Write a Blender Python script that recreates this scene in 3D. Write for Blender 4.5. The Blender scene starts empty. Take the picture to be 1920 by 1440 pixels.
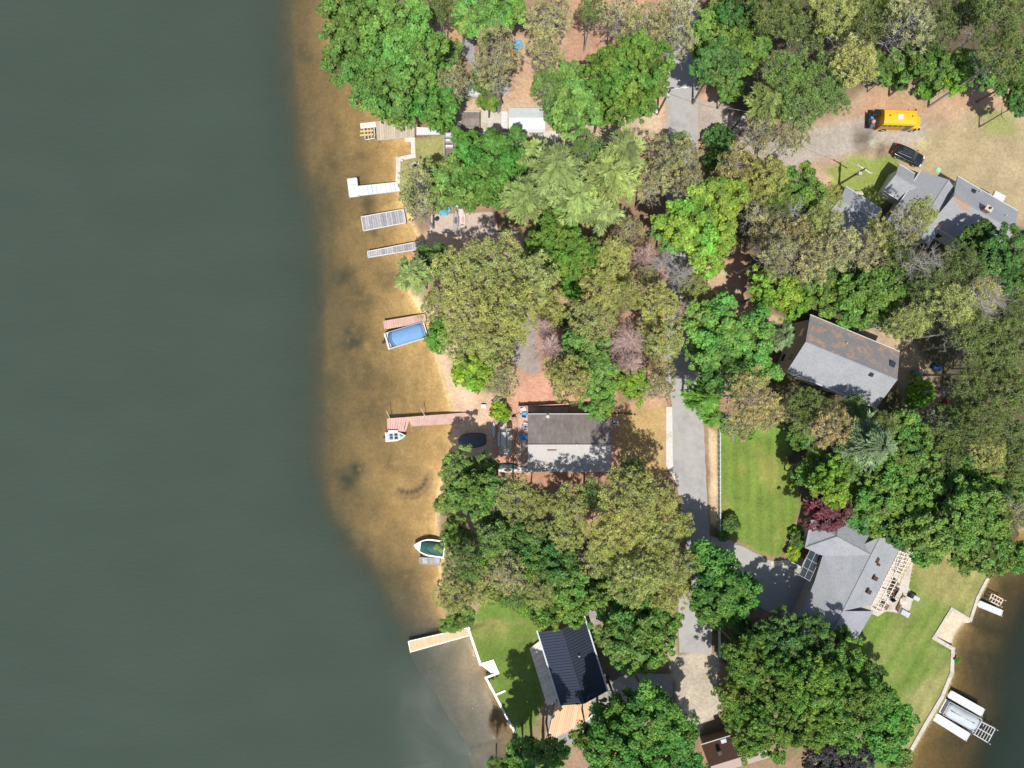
import bpy, math, random
import numpy as np
from mathutils import Vector, Matrix
from mathutils.geometry import tessellate_polygon
random.seed(7)
RNG = np.random.RandomState(11)
R = math.radians
F = 1331.0      # focal length in photo pixels
HC = 95.8       # camera height above the lake
G = 0.8         # ground level above the lake
scene = bpy.context.scene
col = scene.collection

def P(px, py, z=G):
    s = (HC - z) / F
    return Vector(((px - 960) * s, (720 - py) * s, z))

# ------------------------------------------------------------------ materials
def mat(name, c, rough=.8, metal=0, ns=3.0, na=.25, bump=.0, c2=None, p_scale=.5, p_lo=.5, p_hi=.6, streak=None, spec=.3, ns2=None):
    m = bpy.data.materials.new(name); m.use_nodes = True
    nt = m.node_tree; N = nt.nodes; L = nt.links
    b = N['Principled BSDF']; b.inputs['Roughness'].default_value = rough; b.inputs['Metallic'].default_value = metal
    b.inputs['Specular IOR Level'].default_value = spec
    geo = N.new('ShaderNodeNewGeometry')
    n = N.new('ShaderNodeTexNoise'); n.inputs['Scale'].default_value = ns; n.inputs['Detail'].default_value = 6; n.inputs['Roughness'].default_value = .7
    if streak:
        mp = N.new('ShaderNodeMapping'); mp.inputs['Scale'].default_value = streak; L.new(geo.outputs['Position'], mp.inputs[0]); L.new(mp.outputs[0], n.inputs['Vector'])
    else:
        L.new(geo.outputs['Position'], n.inputs['Vector'])
    mr = N.new('ShaderNodeMapRange'); mr.inputs['From Min'].default_value = .25; mr.inputs['From Max'].default_value = .75
    mr.inputs['To Min'].default_value = 1 - na; mr.inputs['To Max'].default_value = 1 + na; L.new(n.outputs[0], mr.inputs[0])
    base = N.new('ShaderNodeRGB'); base.outputs[0].default_value = (*c, 1); cur = base.outputs[0]
    if c2:
        n2 = N.new('ShaderNodeTexNoise'); n2.inputs['Scale'].default_value = p_scale; n2.inputs['Detail'].default_value = 8; n2.inputs['Roughness'].default_value = .75
        L.new(geo.outputs['Position'], n2.inputs['Vector'])
        m2 = N.new('ShaderNodeMapRange'); m2.inputs['From Min'].default_value = p_lo; m2.inputs['From Max'].default_value = p_hi; L.new(n2.outputs[0], m2.inputs[0])
        mx = N.new('ShaderNodeMix'); mx.data_type = 'RGBA'; L.new(m2.outputs[0], mx.inputs[0]); L.new(cur, mx.inputs[6]); mx.inputs[7].default_value = (*c2, 1); cur = mx.outputs[2]
    vm = N.new('ShaderNodeVectorMath'); vm.operation = 'SCALE'; L.new(cur, vm.inputs[0]); L.new(mr.outputs[0], vm.inputs['Scale'])
    at = N.new('ShaderNodeAttribute'); at.attribute_name = 'tint'
    vm2 = N.new('ShaderNodeVectorMath'); vm2.operation = 'MULTIPLY'; L.new(vm.outputs[0], vm2.inputs[0]); L.new(at.outputs['Color'], vm2.inputs[1])
    L.new(vm2.outputs[0], b.inputs['Base Color'])
    if bump:
        bp = N.new('ShaderNodeBump'); bp.inputs['Strength'].default_value = bump; bp.inputs['Distance'].default_value = .05
        L.new(n.outputs[0], bp.inputs['Height']); L.new(bp.outputs[0], b.inputs['Normal'])
    return m

def ground_mat():
    m = bpy.data.materials.new('terrain'); m.use_nodes = True
    nt = m.node_tree; N = nt.nodes; L = nt.links
    b = N['Principled BSDF']; b.inputs['Roughness'].default_value = .95; b.inputs['Specular IOR Level'].default_value = .1
    geo = N.new('ShaderNodeNewGeometry')
    at = N.new('ShaderNodeAttribute'); at.attribute_name = 'tint'
    cur = at.outputs['Color']
    for sc_, amt, det in ((2.6, .28, 8), (.35, .22, 4), (11, .24, 3)):
        n = N.new('ShaderNodeTexNoise'); n.inputs['Scale'].default_value = sc_; n.inputs['Detail'].default_value = det; n.inputs['Roughness'].default_value = .75
        L.new(geo.outputs['Position'], n.inputs['Vector'])
        mr = N.new('ShaderNodeMapRange'); mr.inputs['From Min'].default_value = .28; mr.inputs['From Max'].default_value = .72
        mr.inputs['To Min'].default_value = 1 - amt; mr.inputs['To Max'].default_value = 1 + amt; L.new(n.outputs[0], mr.inputs[0])
        vm = N.new('ShaderNodeVectorMath'); vm.operation = 'SCALE'; L.new(cur, vm.inputs[0]); L.new(mr.outputs[0], vm.inputs['Scale']); cur = vm.outputs[0]
    L.new(cur, b.inputs['Base Color'])
    bp = N.new('ShaderNodeBump'); bp.inputs['Strength'].default_value = .5; bp.inputs['Distance'].default_value = .06
    L.new(n.outputs[0], bp.inputs['Height']); L.new(bp.outputs[0], b.inputs['Normal'])
    return m

def leaf_mat(name, trans=.3):
    m = bpy.data.materials.new(name); m.use_nodes = True
    nt = m.node_tree; N = nt.nodes; L = nt.links
    N.remove(N['Principled BSDF']); out = N['Material Output']
    oi = N.new('ShaderNodeObjectInfo'); at = N.new('ShaderNodeAttribute'); at.attribute_name = 'tint'
    vm = N.new('ShaderNodeVectorMath'); vm.operation = 'MULTIPLY'; L.new(oi.outputs['Color'], vm.inputs[0]); L.new(at.outputs['Color'], vm.inputs[1])
    d = N.new('ShaderNodeBsdfPrincipled'); d.inputs['Roughness'].default_value = .55; d.inputs['Specular IOR Level'].default_value = .25
    t = N.new('ShaderNodeBsdfTranslucent'); mx = N.new('ShaderNodeMixShader'); mx.inputs[0].default_value = trans
    L.new(vm.outputs[0], d.inputs['Base Color']); L.new(vm.outputs[0], t.inputs['Color'])
    L.new(d.outputs[0], mx.inputs[1]); L.new(t.outputs[0], mx.inputs[2]); L.new(mx.outputs[0], out.inputs['Surface'])
    return m

def water_mat():
    m = bpy.data.materials.new('lake_water'); m.use_nodes = True
    nt = m.node_tree; N = nt.nodes; L = nt.links
    N.remove(N['Principled BSDF']); out = N['Material Output']
    at = N.new('ShaderNodeAttribute'); at.attribute_name = 'depth'
    # murk factor = 1 - exp(-k d)
    k = N.new('ShaderNodeMath'); k.operation = 'MULTIPLY'; k.inputs[1].default_value = -.88; L.new(at.outputs['Fac'], k.inputs[0])
    e = N.new('ShaderNodeMath'); e.operation = 'EXPONENT'; L.new(k.outputs[0], e.inputs[0])
    tint = N.new('ShaderNodeMapRange'); tint.inputs['From Max'].default_value = 1.3; L.new(at.outputs['Fac'], tint.inputs[0])
    tc = N.new('ShaderNodeMix'); tc.data_type = 'RGBA'; tc.inputs[6].default_value = (.96, .92, .84, 1); tc.inputs[7].default_value = (.78, .69, .48, 1); L.new(tint.outputs[0], tc.inputs[0])
    tr = N.new('ShaderNodeBsdfTransparent'); L.new(tc.outputs[2], tr.inputs[0])
    geo = N.new('ShaderNodeNewGeometry')
    n = N.new('ShaderNodeTexNoise'); n.inputs['Scale'].default_value = .06; n.inputs['Detail'].default_value = 5
    mp = N.new('ShaderNodeMapping'); mp.inputs['Scale'].default_value = (1, 2.2, 1); mp.inputs['Rotation'].default_value = (0, 0, R(25)); L.new(geo.outputs['Position'], mp.inputs[0]); L.new(mp.outputs[0], n.inputs['Vector'])
    dc = N.new('ShaderNodeMix'); dc.data_type = 'RGBA'; L.new(n.outputs[0], dc.inputs[0]); dc.inputs[6].default_value = DEEP1; dc.inputs[7].default_value = DEEP2
    ma = N.new('ShaderNodeAttribute'); ma.attribute_name = 'murk'
    dcm = N.new('ShaderNodeMix'); dcm.data_type = 'RGBA'; L.new(ma.outputs['Fac'], dcm.inputs[0]); L.new(dc.outputs[2], dcm.inputs[6]); dcm.inputs[7].default_value = (.006, .013, .012, 1)
    df = N.new('ShaderNodeBsdfDiffuse'); L.new(dcm.outputs[2], df.inputs[0])
    mx = N.new('ShaderNodeMixShader'); L.new(e.outputs[0], mx.inputs[0]); L.new(df.outputs[0], mx.inputs[1]); L.new(tr.outputs[0], mx.inputs[2])
    gl = N.new('ShaderNodeBsdfGlossy'); gl.inputs['Roughness'].default_value = .022
    fr = N.new('ShaderNodeFresnel'); fr.inputs['IOR'].default_value = 1.33
    n1 = N.new('ShaderNodeTexNoise'); n1.inputs['Scale'].default_value = 1.1; n1.inputs['Detail'].default_value = 5; n1.inputs['Roughness'].default_value = .55
    mp1 = N.new('ShaderNodeMapping'); mp1.inputs['Scale'].default_value = (.6, 1.8, 1); mp1.inputs['Rotation'].default_value = (0, 0, R(-25)); L.new(geo.outputs['Position'], mp1.inputs[0]); L.new(mp1.outputs[0], n1.inputs['Vector'])
    bp = N.new('ShaderNodeBump'); bp.inputs['Strength'].default_value = 1; bp.inputs['Distance'].default_value = .055; L.new(n1.outputs[0], bp.inputs['Height'])
    bq = N.new('ShaderNodeBump'); bq.inputs['Strength'].default_value = 1; bq.inputs['Distance'].default_value = .08; L.new(n1.outputs[0], bq.inputs['Height']); L.new(bq.outputs[0], df.inputs['Normal'])
    L.new(bp.outputs[0], gl.inputs['Normal']); L.new(bp.outputs[0], fr.inputs['Normal'])
    mf = N.new('ShaderNodeMixShader'); fs = N.new('ShaderNodeMath'); fs.operation = 'MULTIPLY'; fs.inputs[1].default_value = .09; L.new(fr.outputs[0], fs.inputs[0]); L.new(fs.outputs[0], mf.inputs[0]); L.new(mx.outputs[0], mf.inputs[1]); L.new(gl.outputs[0], mf.inputs[2])
    L.new(mf.outputs[0], out.inputs['Surface'])
    return m
DEEP1 = (.044, .063, .051, 1); DEEP2 = (.058, .080, .066, 1)

# ------------------------------------------------------------------ mesh builder
class MB:
    def __init__(s): s.v = []; s.f = []; s.c = []; s.t = (1, 1, 1)
    def add(s, vs, fs):
        o = len(s.v); s.v += [tuple(v) for v in vs]; s.c += [s.t] * len(vs); s.f += [tuple(i + o for i in f) for f in fs]; return s
    def tint(s, *a): s.t = a if len(a) == 3 else (a[0],) * 3; return s
    def box(s, c, d, rz=0, taper=1.0):
        x, y, z = [k / 2 for k in d]; cs, sn = math.cos(rz), math.sin(rz); vs = []
        for kz, t in ((-z, 1), (z, taper)):
            for kx, ky in ((-x, -y), (x, -y), (x, y), (-x, y)):
                vs.append((c[0] + kx * t * cs - ky * t * sn, c[1] + kx * t * sn + ky * t * cs, c[2] + kz))
        return s.add(vs, [(3, 2, 1, 0), (4, 5, 6, 7), (0, 1, 5, 4), (1, 2, 6, 5), (2, 3, 7, 6), (3, 0, 4, 7)])
    def prism(s, pts, z0, z1):
        pts = [(p[0], p[1]) for p in pts]
        a = sum(pts[i][0] * pts[(i + 1) % len(pts)][1] - pts[(i + 1) % len(pts)][0] * pts[i][1] for i in range(len(pts)))
        if a < 0: pts = pts[::-1]
        n = len(pts); vs = [(x, y, z0) for x, y in pts] + [(x, y, z1) for x, y in pts]
        tri = tessellate_polygon([[Vector((x, y, 0)) for x, y in pts]])
        fs = []
        for t in tri:
            A, B, C = [Vector(pts[i]) for i in t]
            if (B - A).cross(C - A) < 0: t = (t[0], t[2], t[1])
            fs.append(tuple(i + n for i in t)); fs.append((t[2], t[1], t[0]))
        fs += [(i, (i + 1) % n, n + (i + 1) % n, n + i) for i in range(n)]
        return s.add(vs, fs)
    def slab(s, pts, th):
        """closed slab: 3-D polygon (top) extruded down by th"""
        n = len(pts); nr = (Vector(pts[1]) - Vector(pts[0])).cross(Vector(pts[2]) - Vector(pts[0]))
        if nr.z < 0: pts = pts[::-1]
        vs = [tuple(p) for p in pts] + [(p[0], p[1], p[2] - th) for p in pts]
        return s.add(vs, [tuple(range(n)), tuple(range(2 * n - 1, n - 1, -1))] + [(i + n, (i + 1) % n + n, (i + 1) % n, i) for i in range(n)])
    def tube(s, a, b, r0, r1=None, n=6):
        a = Vector(a); b = Vector(b); r1 = r0 if r1 is None else r1
        d = (b - a); 
        if d.length < 1e-6: return s
        d.normalize(); u = d.orthogonal().normalized(); w = d.cross(u); vs = []
        for p, r in ((a, r0), (b, r1)):
            for i in range(n):
                t = 2 * math.pi * i / n; vs.append(tuple(p + u * (r * math.cos(t)) + w * (r * math.sin(t))))
        return s.add(vs, [(i, (i + 1) % n, n + (i + 1) % n, n + i) for i in range(n)] + [tuple(range(n))[::-1], tuple(range(n, 2 * n))])
    def path(s, pts, r, n=5):
        for a, b in zip(pts[:-1], pts[1:]): s.tube(a, b, r, r, n)
        return s
    def loft(s, rings, cap=True):
        n = len(rings[0]); vs = [p for r in rings for p in r]; fs = []
        for k in range(len(rings) - 1):
            for i in range(n): fs.append((k * n + i, k * n + (i + 1) % n, (k + 1) * n + (i + 1) % n, (k + 1) * n + i))
        if cap: fs += [tuple(range(n))[::-1], tuple(range((len(rings) - 1) * n, len(rings) * n))]
        return s.add(vs, fs)
    def disc(s, c, r, h, n=16, r1=None):
        return s.tube((c[0], c[1], c[2]), (c[0], c[1], c[2] + h), r, r if r1 is None else r1, n)
    def dome(s, c, rx, ry, rz, n=14, m=5, jit=0):
        rings = []
        for k in range(m + 1):
            a = (math.pi / 2) * k / m * .97
            rings.append([(c[0] + rx * math.cos(a) * math.cos(t) * (1 + jit * math.sin(3 * t + k)), c[1] + ry * math.cos(a) * math.sin(t) * (1 + jit * math.cos(2 * t + k)), c[2] + rz * math.sin(a)) for t in [2 * math.pi * i / n for i in range(n)]])
        return s.loft(rings)
    def build(s, name, m, parent=None, local=False, smooth=False, bevel=0):
        vs = s.v
        if parent is not None and not local:
            q = Vector((0, 0, 0)); o = parent
            while o is not None: q = q + o.location; o = o.parent
            vs = [(x - q.x, y - q.y, z - q.z) for x, y, z in vs]
        me = bpy.data.meshes.new(name); me.from_pydata(vs, [], s.f); me.update()
        ca = me.color_attributes.new('tint', 'FLOAT_COLOR', 'POINT')
        ca.data.foreach_set('color', np.array([(*c, 1) for c in s.c], dtype=np.float32).ravel())
        me.materials.append(m)
        if smooth: me.polygons.foreach_set('use_smooth', [True] * len(me.polygons))
        o = bpy.data.objects.new(name, me); col.objects.link(o)
        if parent is not None: o.parent = parent
        if bevel:
            bv = o.modifiers.new('bevel', 'BEVEL'); bv.width = bevel; bv.segments = 2; bv.limit_method = 'ANGLE'; bv.angle_limit = R(35)
        return o

def tag(o, label=None, cat=None, group=None, kind=None):
    if label: o['label'] = label
    if cat: o['category'] = cat
    if group: o['group'] = group
    if kind: o['kind'] = kind
    return o
def thing(name, label, cat, loc=(0, 0, 0), rz=0, group=None):
    o = bpy.data.objects.new(name, None); col.objects.link(o); o.location = loc; o.rotation_euler = (0, 0, rz)
    o.empty_display_size = .3
    return tag(o, label, cat, group)
def copy_tree(o, parent=None):
    c = o.copy(); col.objects.link(c); c.parent = parent
    for ch in list(o.children): copy_tree(ch, c)
    return c

# ------------------------------------------------------------------ value noise in numpy
def vnoise(x, y, scale, seed=0, octaves=3):
    out = np.zeros_like(x); amp = 1; tot = 0
    for k in range(octaves):
        tab = np.random.RandomState(seed + k * 17).rand(256, 256)
        u = x / scale + 1000; v = y / scale + 1000
        i = np.floor(u).astype(int); j = np.floor(v).astype(int); fu = u - i; fv = v - j
        fu = fu * fu * (3 - 2 * fu); fv = fv * fv * (3 - 2 * fv)
        g = lambda a, b: tab[a % 256, b % 256]
        out += amp * ((g(i, j) * (1 - fu) + g(i + 1, j) * fu) * (1 - fv) + (g(i, j + 1) * (1 - fu) + g(i + 1, j + 1) * fu) * fv)
        tot += amp; amp *= .5; scale /= 2.1
    return out / tot * 2 - 1
def seg_dist(x, y, pts, closed=True):
    d = np.full(x.shape, 1e9); idx = np.zeros(x.shape, int); n = len(pts)
    for k in range(n if closed else n - 1):
        ax, ay = pts[k][:2]; bx, by = pts[(k + 1) % n][:2]; dx, dy = bx - ax, by - ay
        t = np.clip(((x - ax) * dx + (y - ay) * dy) / (dx * dx + dy * dy + 1e-9), 0, 1)
        q = np.hypot(x - ax - t * dx, y - ay - t * dy); w = q < d; d[w] = q[w]; idx[w] = k
    return d, idx
def inside(x, y, pts):
    r = np.zeros(x.shape, bool); n = len(pts)
    for k in range(n):
        ax, ay = pts[k][:2]; bx, by = pts[(k + 1) % n][:2]
        if ay == by: continue
        c = ((ay > y) != (by > y)) & (x < (bx - ax) * (y - ay) / (by - ay) + ax); r ^= c
    return r
def sdf(x, y, pts):
    d, _ = seg_dist(x, y, pts); return np.where(inside(x, y, pts), d, -d)

# ------------------------------------------------------------------ terrain
# shore as the photo shows it, top to bottom; W marks a segment held by a sea wall
SH = [(735, -900, 0), (735, -60, 0), (712, 60, 0), (715, 150, 0), (722, 232, 0), (768, 262, 1), (772, 292, 1), (745, 297, 1), (745, 335, 1), (748, 372, 0), (762, 400, 0), (775, 430, 0),
      (788, 455, 0), (770, 490, 0), (760, 540, 0), (782, 575, 0), (800, 605, 0), (812, 660, 0), (830, 720, 0), (846, 780, 0), (848, 840, 0), (830, 880, 0), (818, 930, 0),
      (815, 985, 0), (826, 1040, 0), (822, 1100, 0), (826, 1150, 0), (846, 1176, 0), (877, 1178, 1), (902, 1248, 1), (925, 1240, 1), (934, 1262, 1), (912, 1271, 1), (970, 1382, 0), (985, 1460, 0), (1040, 1900, 0)]
SR = [(1500, 1900, 0), (1660, 1480, 1), (1698, 1425, 1), (1738, 1358, 1), (1768, 1308, 1), (1786, 1262, 1), (1788, 1216, 0), (1796, 1190, 0), (1812, 1168, 1), (1834, 1120, 1), (1858, 1076, 1), (1905, 1000, 0), (2100, 900, 0), (4200, 700, 0)]
toW = lambda L, z=0: [tuple(P(a[0], a[1], z))[:2] for a in L]
land_px = SH + SR + [(4200, -2500, 0), (735, -2500, 0)]
LAND = toW(land_px); WALLSEG = {k for k in range(len(land_px)) if land_px[k][2] == 1}
DROP_L = toW([(520, -900), (542, -40), (548, 60), (560, 200), (578, 330), (598, 430), (612, 520), (608, 640), (608, 760), (612, 880), (628, 960), (672, 1030), (712, 1080), (735, 1150), (775, 1230), (822, 1310), (862, 1380), (890, 1440), (960, 1900)])
DROP_R = toW([(1700, 1900), (1830, 1460), (1845, 1400), (1872, 1330), (1868, 1270), (1900, 1190), (1925, 1130), (2100, 1000), (4200, 800)])

def smooth(a, lo, hi):
    t = np.clip((a - lo) / (hi - lo), 0, 1); return t * t * (3 - 2 * t)
def terrain(x, y):
    """height, and water depth"""
    ins = inside(x, y, LAND); d, idx = seg_dist(x, y, LAND)
    wall = np.isin(idx, list(WALLSEG))
    hl = np.where(wall, np.minimum(d * 9, .8), np.minimum(.02 + d * .22, .8))
    isr = (x > 30) & (y < 0)
    dl, _ = seg_dist(x, y, DROP_L, False); dr, _ = seg_dist(x, y, DROP_R, False)
    # which side of the drop-off
    polyL = DROP_L + [(900, -900), (900, 900)]; inL = inside(x, y, polyL)
    polyR = DROP_R + [(900, 900), (-900, 900), (-900, -900)]; inR = inside(x, y, polyR)
    shelf = np.where(isr, inR, inL); dd = np.where(isr, dr, dl)
    wob = vnoise(x, y, 5, 3, 3)
    t = d / (d + dd + 1e-6)
    south = np.where(isr, 0, smooth(-y, 22, 34)); dep = np.where(shelf, .08 + .80 * t ** .95 + .10 * smooth(t, .75, 1.0) + south * (.12 + .5 * t), .98 + .62 * south + dd * .40)
    dep = dep * (1 + .2 * wob * np.where(shelf, 1, .5))
    dep = dep * smooth(d, -.3, 1.0) + .02
    dep = np.where(wall, dep + .12, dep)
    dep = np.minimum(dep, 4.5)
    return np.where(ins, hl, -dep), ins, d

WOOD = (.30, .20, .13)
ZONES = []   # (polygon px, colour, feather m, wobble m, lift)
def Z(poly, c, feather=.5, wob=.6, z=G): ZONES.append((toW(poly, z), c, feather, wob))
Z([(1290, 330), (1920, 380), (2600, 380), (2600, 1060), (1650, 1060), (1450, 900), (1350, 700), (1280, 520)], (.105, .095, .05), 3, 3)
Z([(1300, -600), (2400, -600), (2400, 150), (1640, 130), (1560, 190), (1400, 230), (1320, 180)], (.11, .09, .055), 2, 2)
# rust coloured needle litter
Z([(1060, -200), (1250, -200), (1255, 330), (1180, 360), (1050, 250), (1060, 100)], (.43, .26, .17), 1, 1)
Z([(940, 60), (1060, 60), (1050, 200), (900, 210), (860, 200), (960, 130)], (.47, .31, .20), 1, 1)
Z([(825, 20), (880, 20), (880, 90), (830, 140)], (.46, .27, .16), 1, 1)
Z([(860, 190), (1250, 195), (1255, 270), (1000, 290), (830, 250)], (.50, .38, .27), 1, .8)
Z([(1000, 480), (1400, 480), (1410, 760), (960, 720), (960, 560)], (.42, .26, .18), 2, 2)
Z([(1300, 495), (1370, 498), (1400, 570), (1480, 600), (1500, 640), (1410, 600), (1300, 560)], (.46, .33, .22), .6, .8)
Z([(800, 430), (980, 440), (980, 500), (770, 500), (770, 455)], (.52, .38, .26), 1, .8)
Z([(770, 540), (860, 600), (870, 660), (910, 735), (960, 740), (970, 890), (820, 900), (800, 860), (780, 620)], (.60, .42, .29), .8, .8)
Z([(960, 690), (1160, 730), (1160, 800), (1000, 780), (960, 900), (925, 900), (925, 760)], (.50, .28, .20), .6, .8)
Z([(950, 870), (1160, 870), (1250, 880), (1270, 980), (1150, 990), (940, 960)], (.42, .24, .16), .8, .8)
Z([(1135, 770), (1250, 740), (1250, 880), (1140, 890)], (.50, .30, .20), .4, .6)
Z([(800, 880), (930, 890), (1120, 1120), (1100, 1200), (830, 1150)], (.30, .22, .14), 1, 1)
Z([(1240, 740), (1262, 740), (1250, 700), (1232, 700)], (.5, .36, .26), .4, .5)
Z([(1310, 180), (1345, 150), (1350, 260), (1320, 330), (1308, 330)], (.5, .3, .19), .5, .5)
# clearing top right
Z([(1500, 250), (1590, 195), (1660, 145), (1760, 165), (1900, 160), (2100, 170), (2100, 430), (1900, 430), (1700, 340), (1560, 400), (1530, 330)], (.40, .285, .19), .8, 1)
Z([(1640, 165), (1740, 190), (1900, 165), (1910, 200), (1740, 210), (1600, 215)], (.46, .29, .18), .8, .8)
Z([(1760, 240), (1860, 205), (2100, 220), (2100, 430), (1900, 410), (1760, 330), (1700, 320), (1720, 250)], (.37, .30, .175), 1.2, 1.4)
Z([(1840, 205), (1900, 210), (1900, 250), (1850, 250)], (.26, .27, .10), 1, 1)
Z([(1545, 318), (1600, 290), (1680, 295), (1690, 320), (1665, 380), (1600, 400), (1560, 360)], (.24, .29, .075), .7, .7)
Z([(1528, 310), (1560, 330), (1562, 400), (1535, 390)], (.46, .33, .22), .5, .6)
# round the roof with dead needles
Z([(1640, 600), (1720, 640), (1765, 740), (1745, 770), (1690, 760), (1680, 680), (1600, 620)], (.42, .32, .21), .8, .8)
# lawns
LAWNS = {
 'dry': ([(1158, 770), (1249, 762), (1250, 880), (1235, 915), (1200, 890), (1160, 870)], (.44, .31, .14), .5),
 'big': ([(1346, 800), (1440, 790), (1470, 840), (1492, 900), (1498, 950), (1478, 1010), (1462, 1048), (1420, 1035), (1366, 1005), (1348, 960)], (.16, .235, .048), .25),
 'east': ([(1600, 1220), (1640, 1120), (1690, 1040), (1760, 1010), (1862, 1010), (1856, 1076), (1820, 1163), (1784, 1142), (1752, 1196), (1788, 1216), (1786, 1262), (1768, 1308), (1738, 1358), (1698, 1425), (1640, 1500), (1500, 1480), (1620, 1400)], (.145, .215, .045), .3),
 'west': ([(880, 1180), (905, 1120), (1000, 1130), (1030, 1200), (1010, 1230), (1020, 1320), (990, 1380), (970, 1380), (913, 1271), (934, 1262), (925, 1240), (903, 1247)], (.135, .205, .042), .3),
 'north': ([(777, 262), (832, 254), (838, 330), (800, 400), (757, 400), (748, 345), (748, 300), (774, 293)], (.30, .285, .115), .3)}
for k in LAWNS: Z(LAWNS[k][0], LAWNS[k][1], LAWNS[k][2], .5)
AREAS = [('driveway', [(1309, 183), (1345, 192), (1400, 228), (1440, 246), (1500, 248), (1560, 230), (1620, 218), (1650, 222), (1720, 222), (1745, 240), (1735, 262), (1690, 276), (1640, 272), (1590, 290), (1530, 304), (1490, 316), (1450, 312), (1400, 290), (1350, 264), (1309, 254)], (.37, .325, .275), .7, .9),
 ('driveway', [(955, 590), (1003, 590), (1012, 690), (1008, 702), (986, 702), (960, 680)], (.30, .26, .24), .3, .4),
 ('driveway', [(1276, 1226), (1332, 1226), (1342, 1262), (1344, 1300), (1356, 1332), (1320, 1356), (1306, 1392), (1286, 1350), (1270, 1300)], (.46, .42, .34), .3, .5)]
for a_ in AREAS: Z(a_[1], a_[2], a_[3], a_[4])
Z([(1346, 795), (1470, 795), (1480, 850), (1440, 815), (1350, 818)], (.17, .29, .055), .6, .8)          # longer grass along the hedge
Z([(1860, 1010), (1858, 1076), (1820, 1160), (1740, 1120), (1700, 1060), (1760, 1010)], (.275, .26, .095), 1.5, 2)
Z([(1700, 1300), (1790, 1240), (1786, 1290), (1700, 1420), (1680, 1400)], (.27, .26, .1), 1.2, 1)
Z([(1328, 800), (1344, 812), (1346, 990), (1332, 980)], (.56, .42, .27), .15, .25)
Z([(1240, 1170), (1272, 1170), (1272, 1225), (1352, 1225), (1345, 1290), (1352, 1335), (1310, 1350), (1290, 1390), (1265, 1290)], (.44, .385, .30), .4, .5)
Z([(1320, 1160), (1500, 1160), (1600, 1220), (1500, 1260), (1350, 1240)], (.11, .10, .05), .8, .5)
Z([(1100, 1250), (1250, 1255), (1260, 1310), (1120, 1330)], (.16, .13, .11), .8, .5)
Z([(1002, 1210), (1018, 1200), (1060, 1310), (1060, 1330), (1030, 1320)], (.60, .47, .38), .4, .4)
BEACH = [(782, 575), (805, 600), (860, 650), (872, 700), (912, 740), (912, 850), (880, 880), (830, 890), (846, 780), (828, 720), (808, 650)]
NICHE = [(1784, 1140), (1822, 1164), (1798, 1192), (1788, 1218), (1750, 1198)]
Z(NICHE, (.62, .50, .36), .1, .1)
WEED = [((658, 632), 2.2, .75), ((650, 902), 1.6, .8), ((665, 880), 1.2, .7), ((640, 520), 1.8, .6), ((690, 378), 1.3, .6), ((700, 425), 1.9, .55), ((640, 1010), 1.5, .4),
        ((690, 700), 3.4, .3), ((740, 870), 2.4, .28), ((700, 770), 2.5, .3), ((680, 560), 2.5, .35), ((735, 520), 2.2, .45), ((575, 100), 1.5, .4), ((620, 300), 2, .4), ((760, 1085), 3, .4), ((1850, 1180), 2.2, .55), ((1840, 1130), 2.2, .6), ((1810, 1330), 2, .5), ((1838, 1240), 2.4, .45), ((1780, 1390), 2, .35)]
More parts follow.
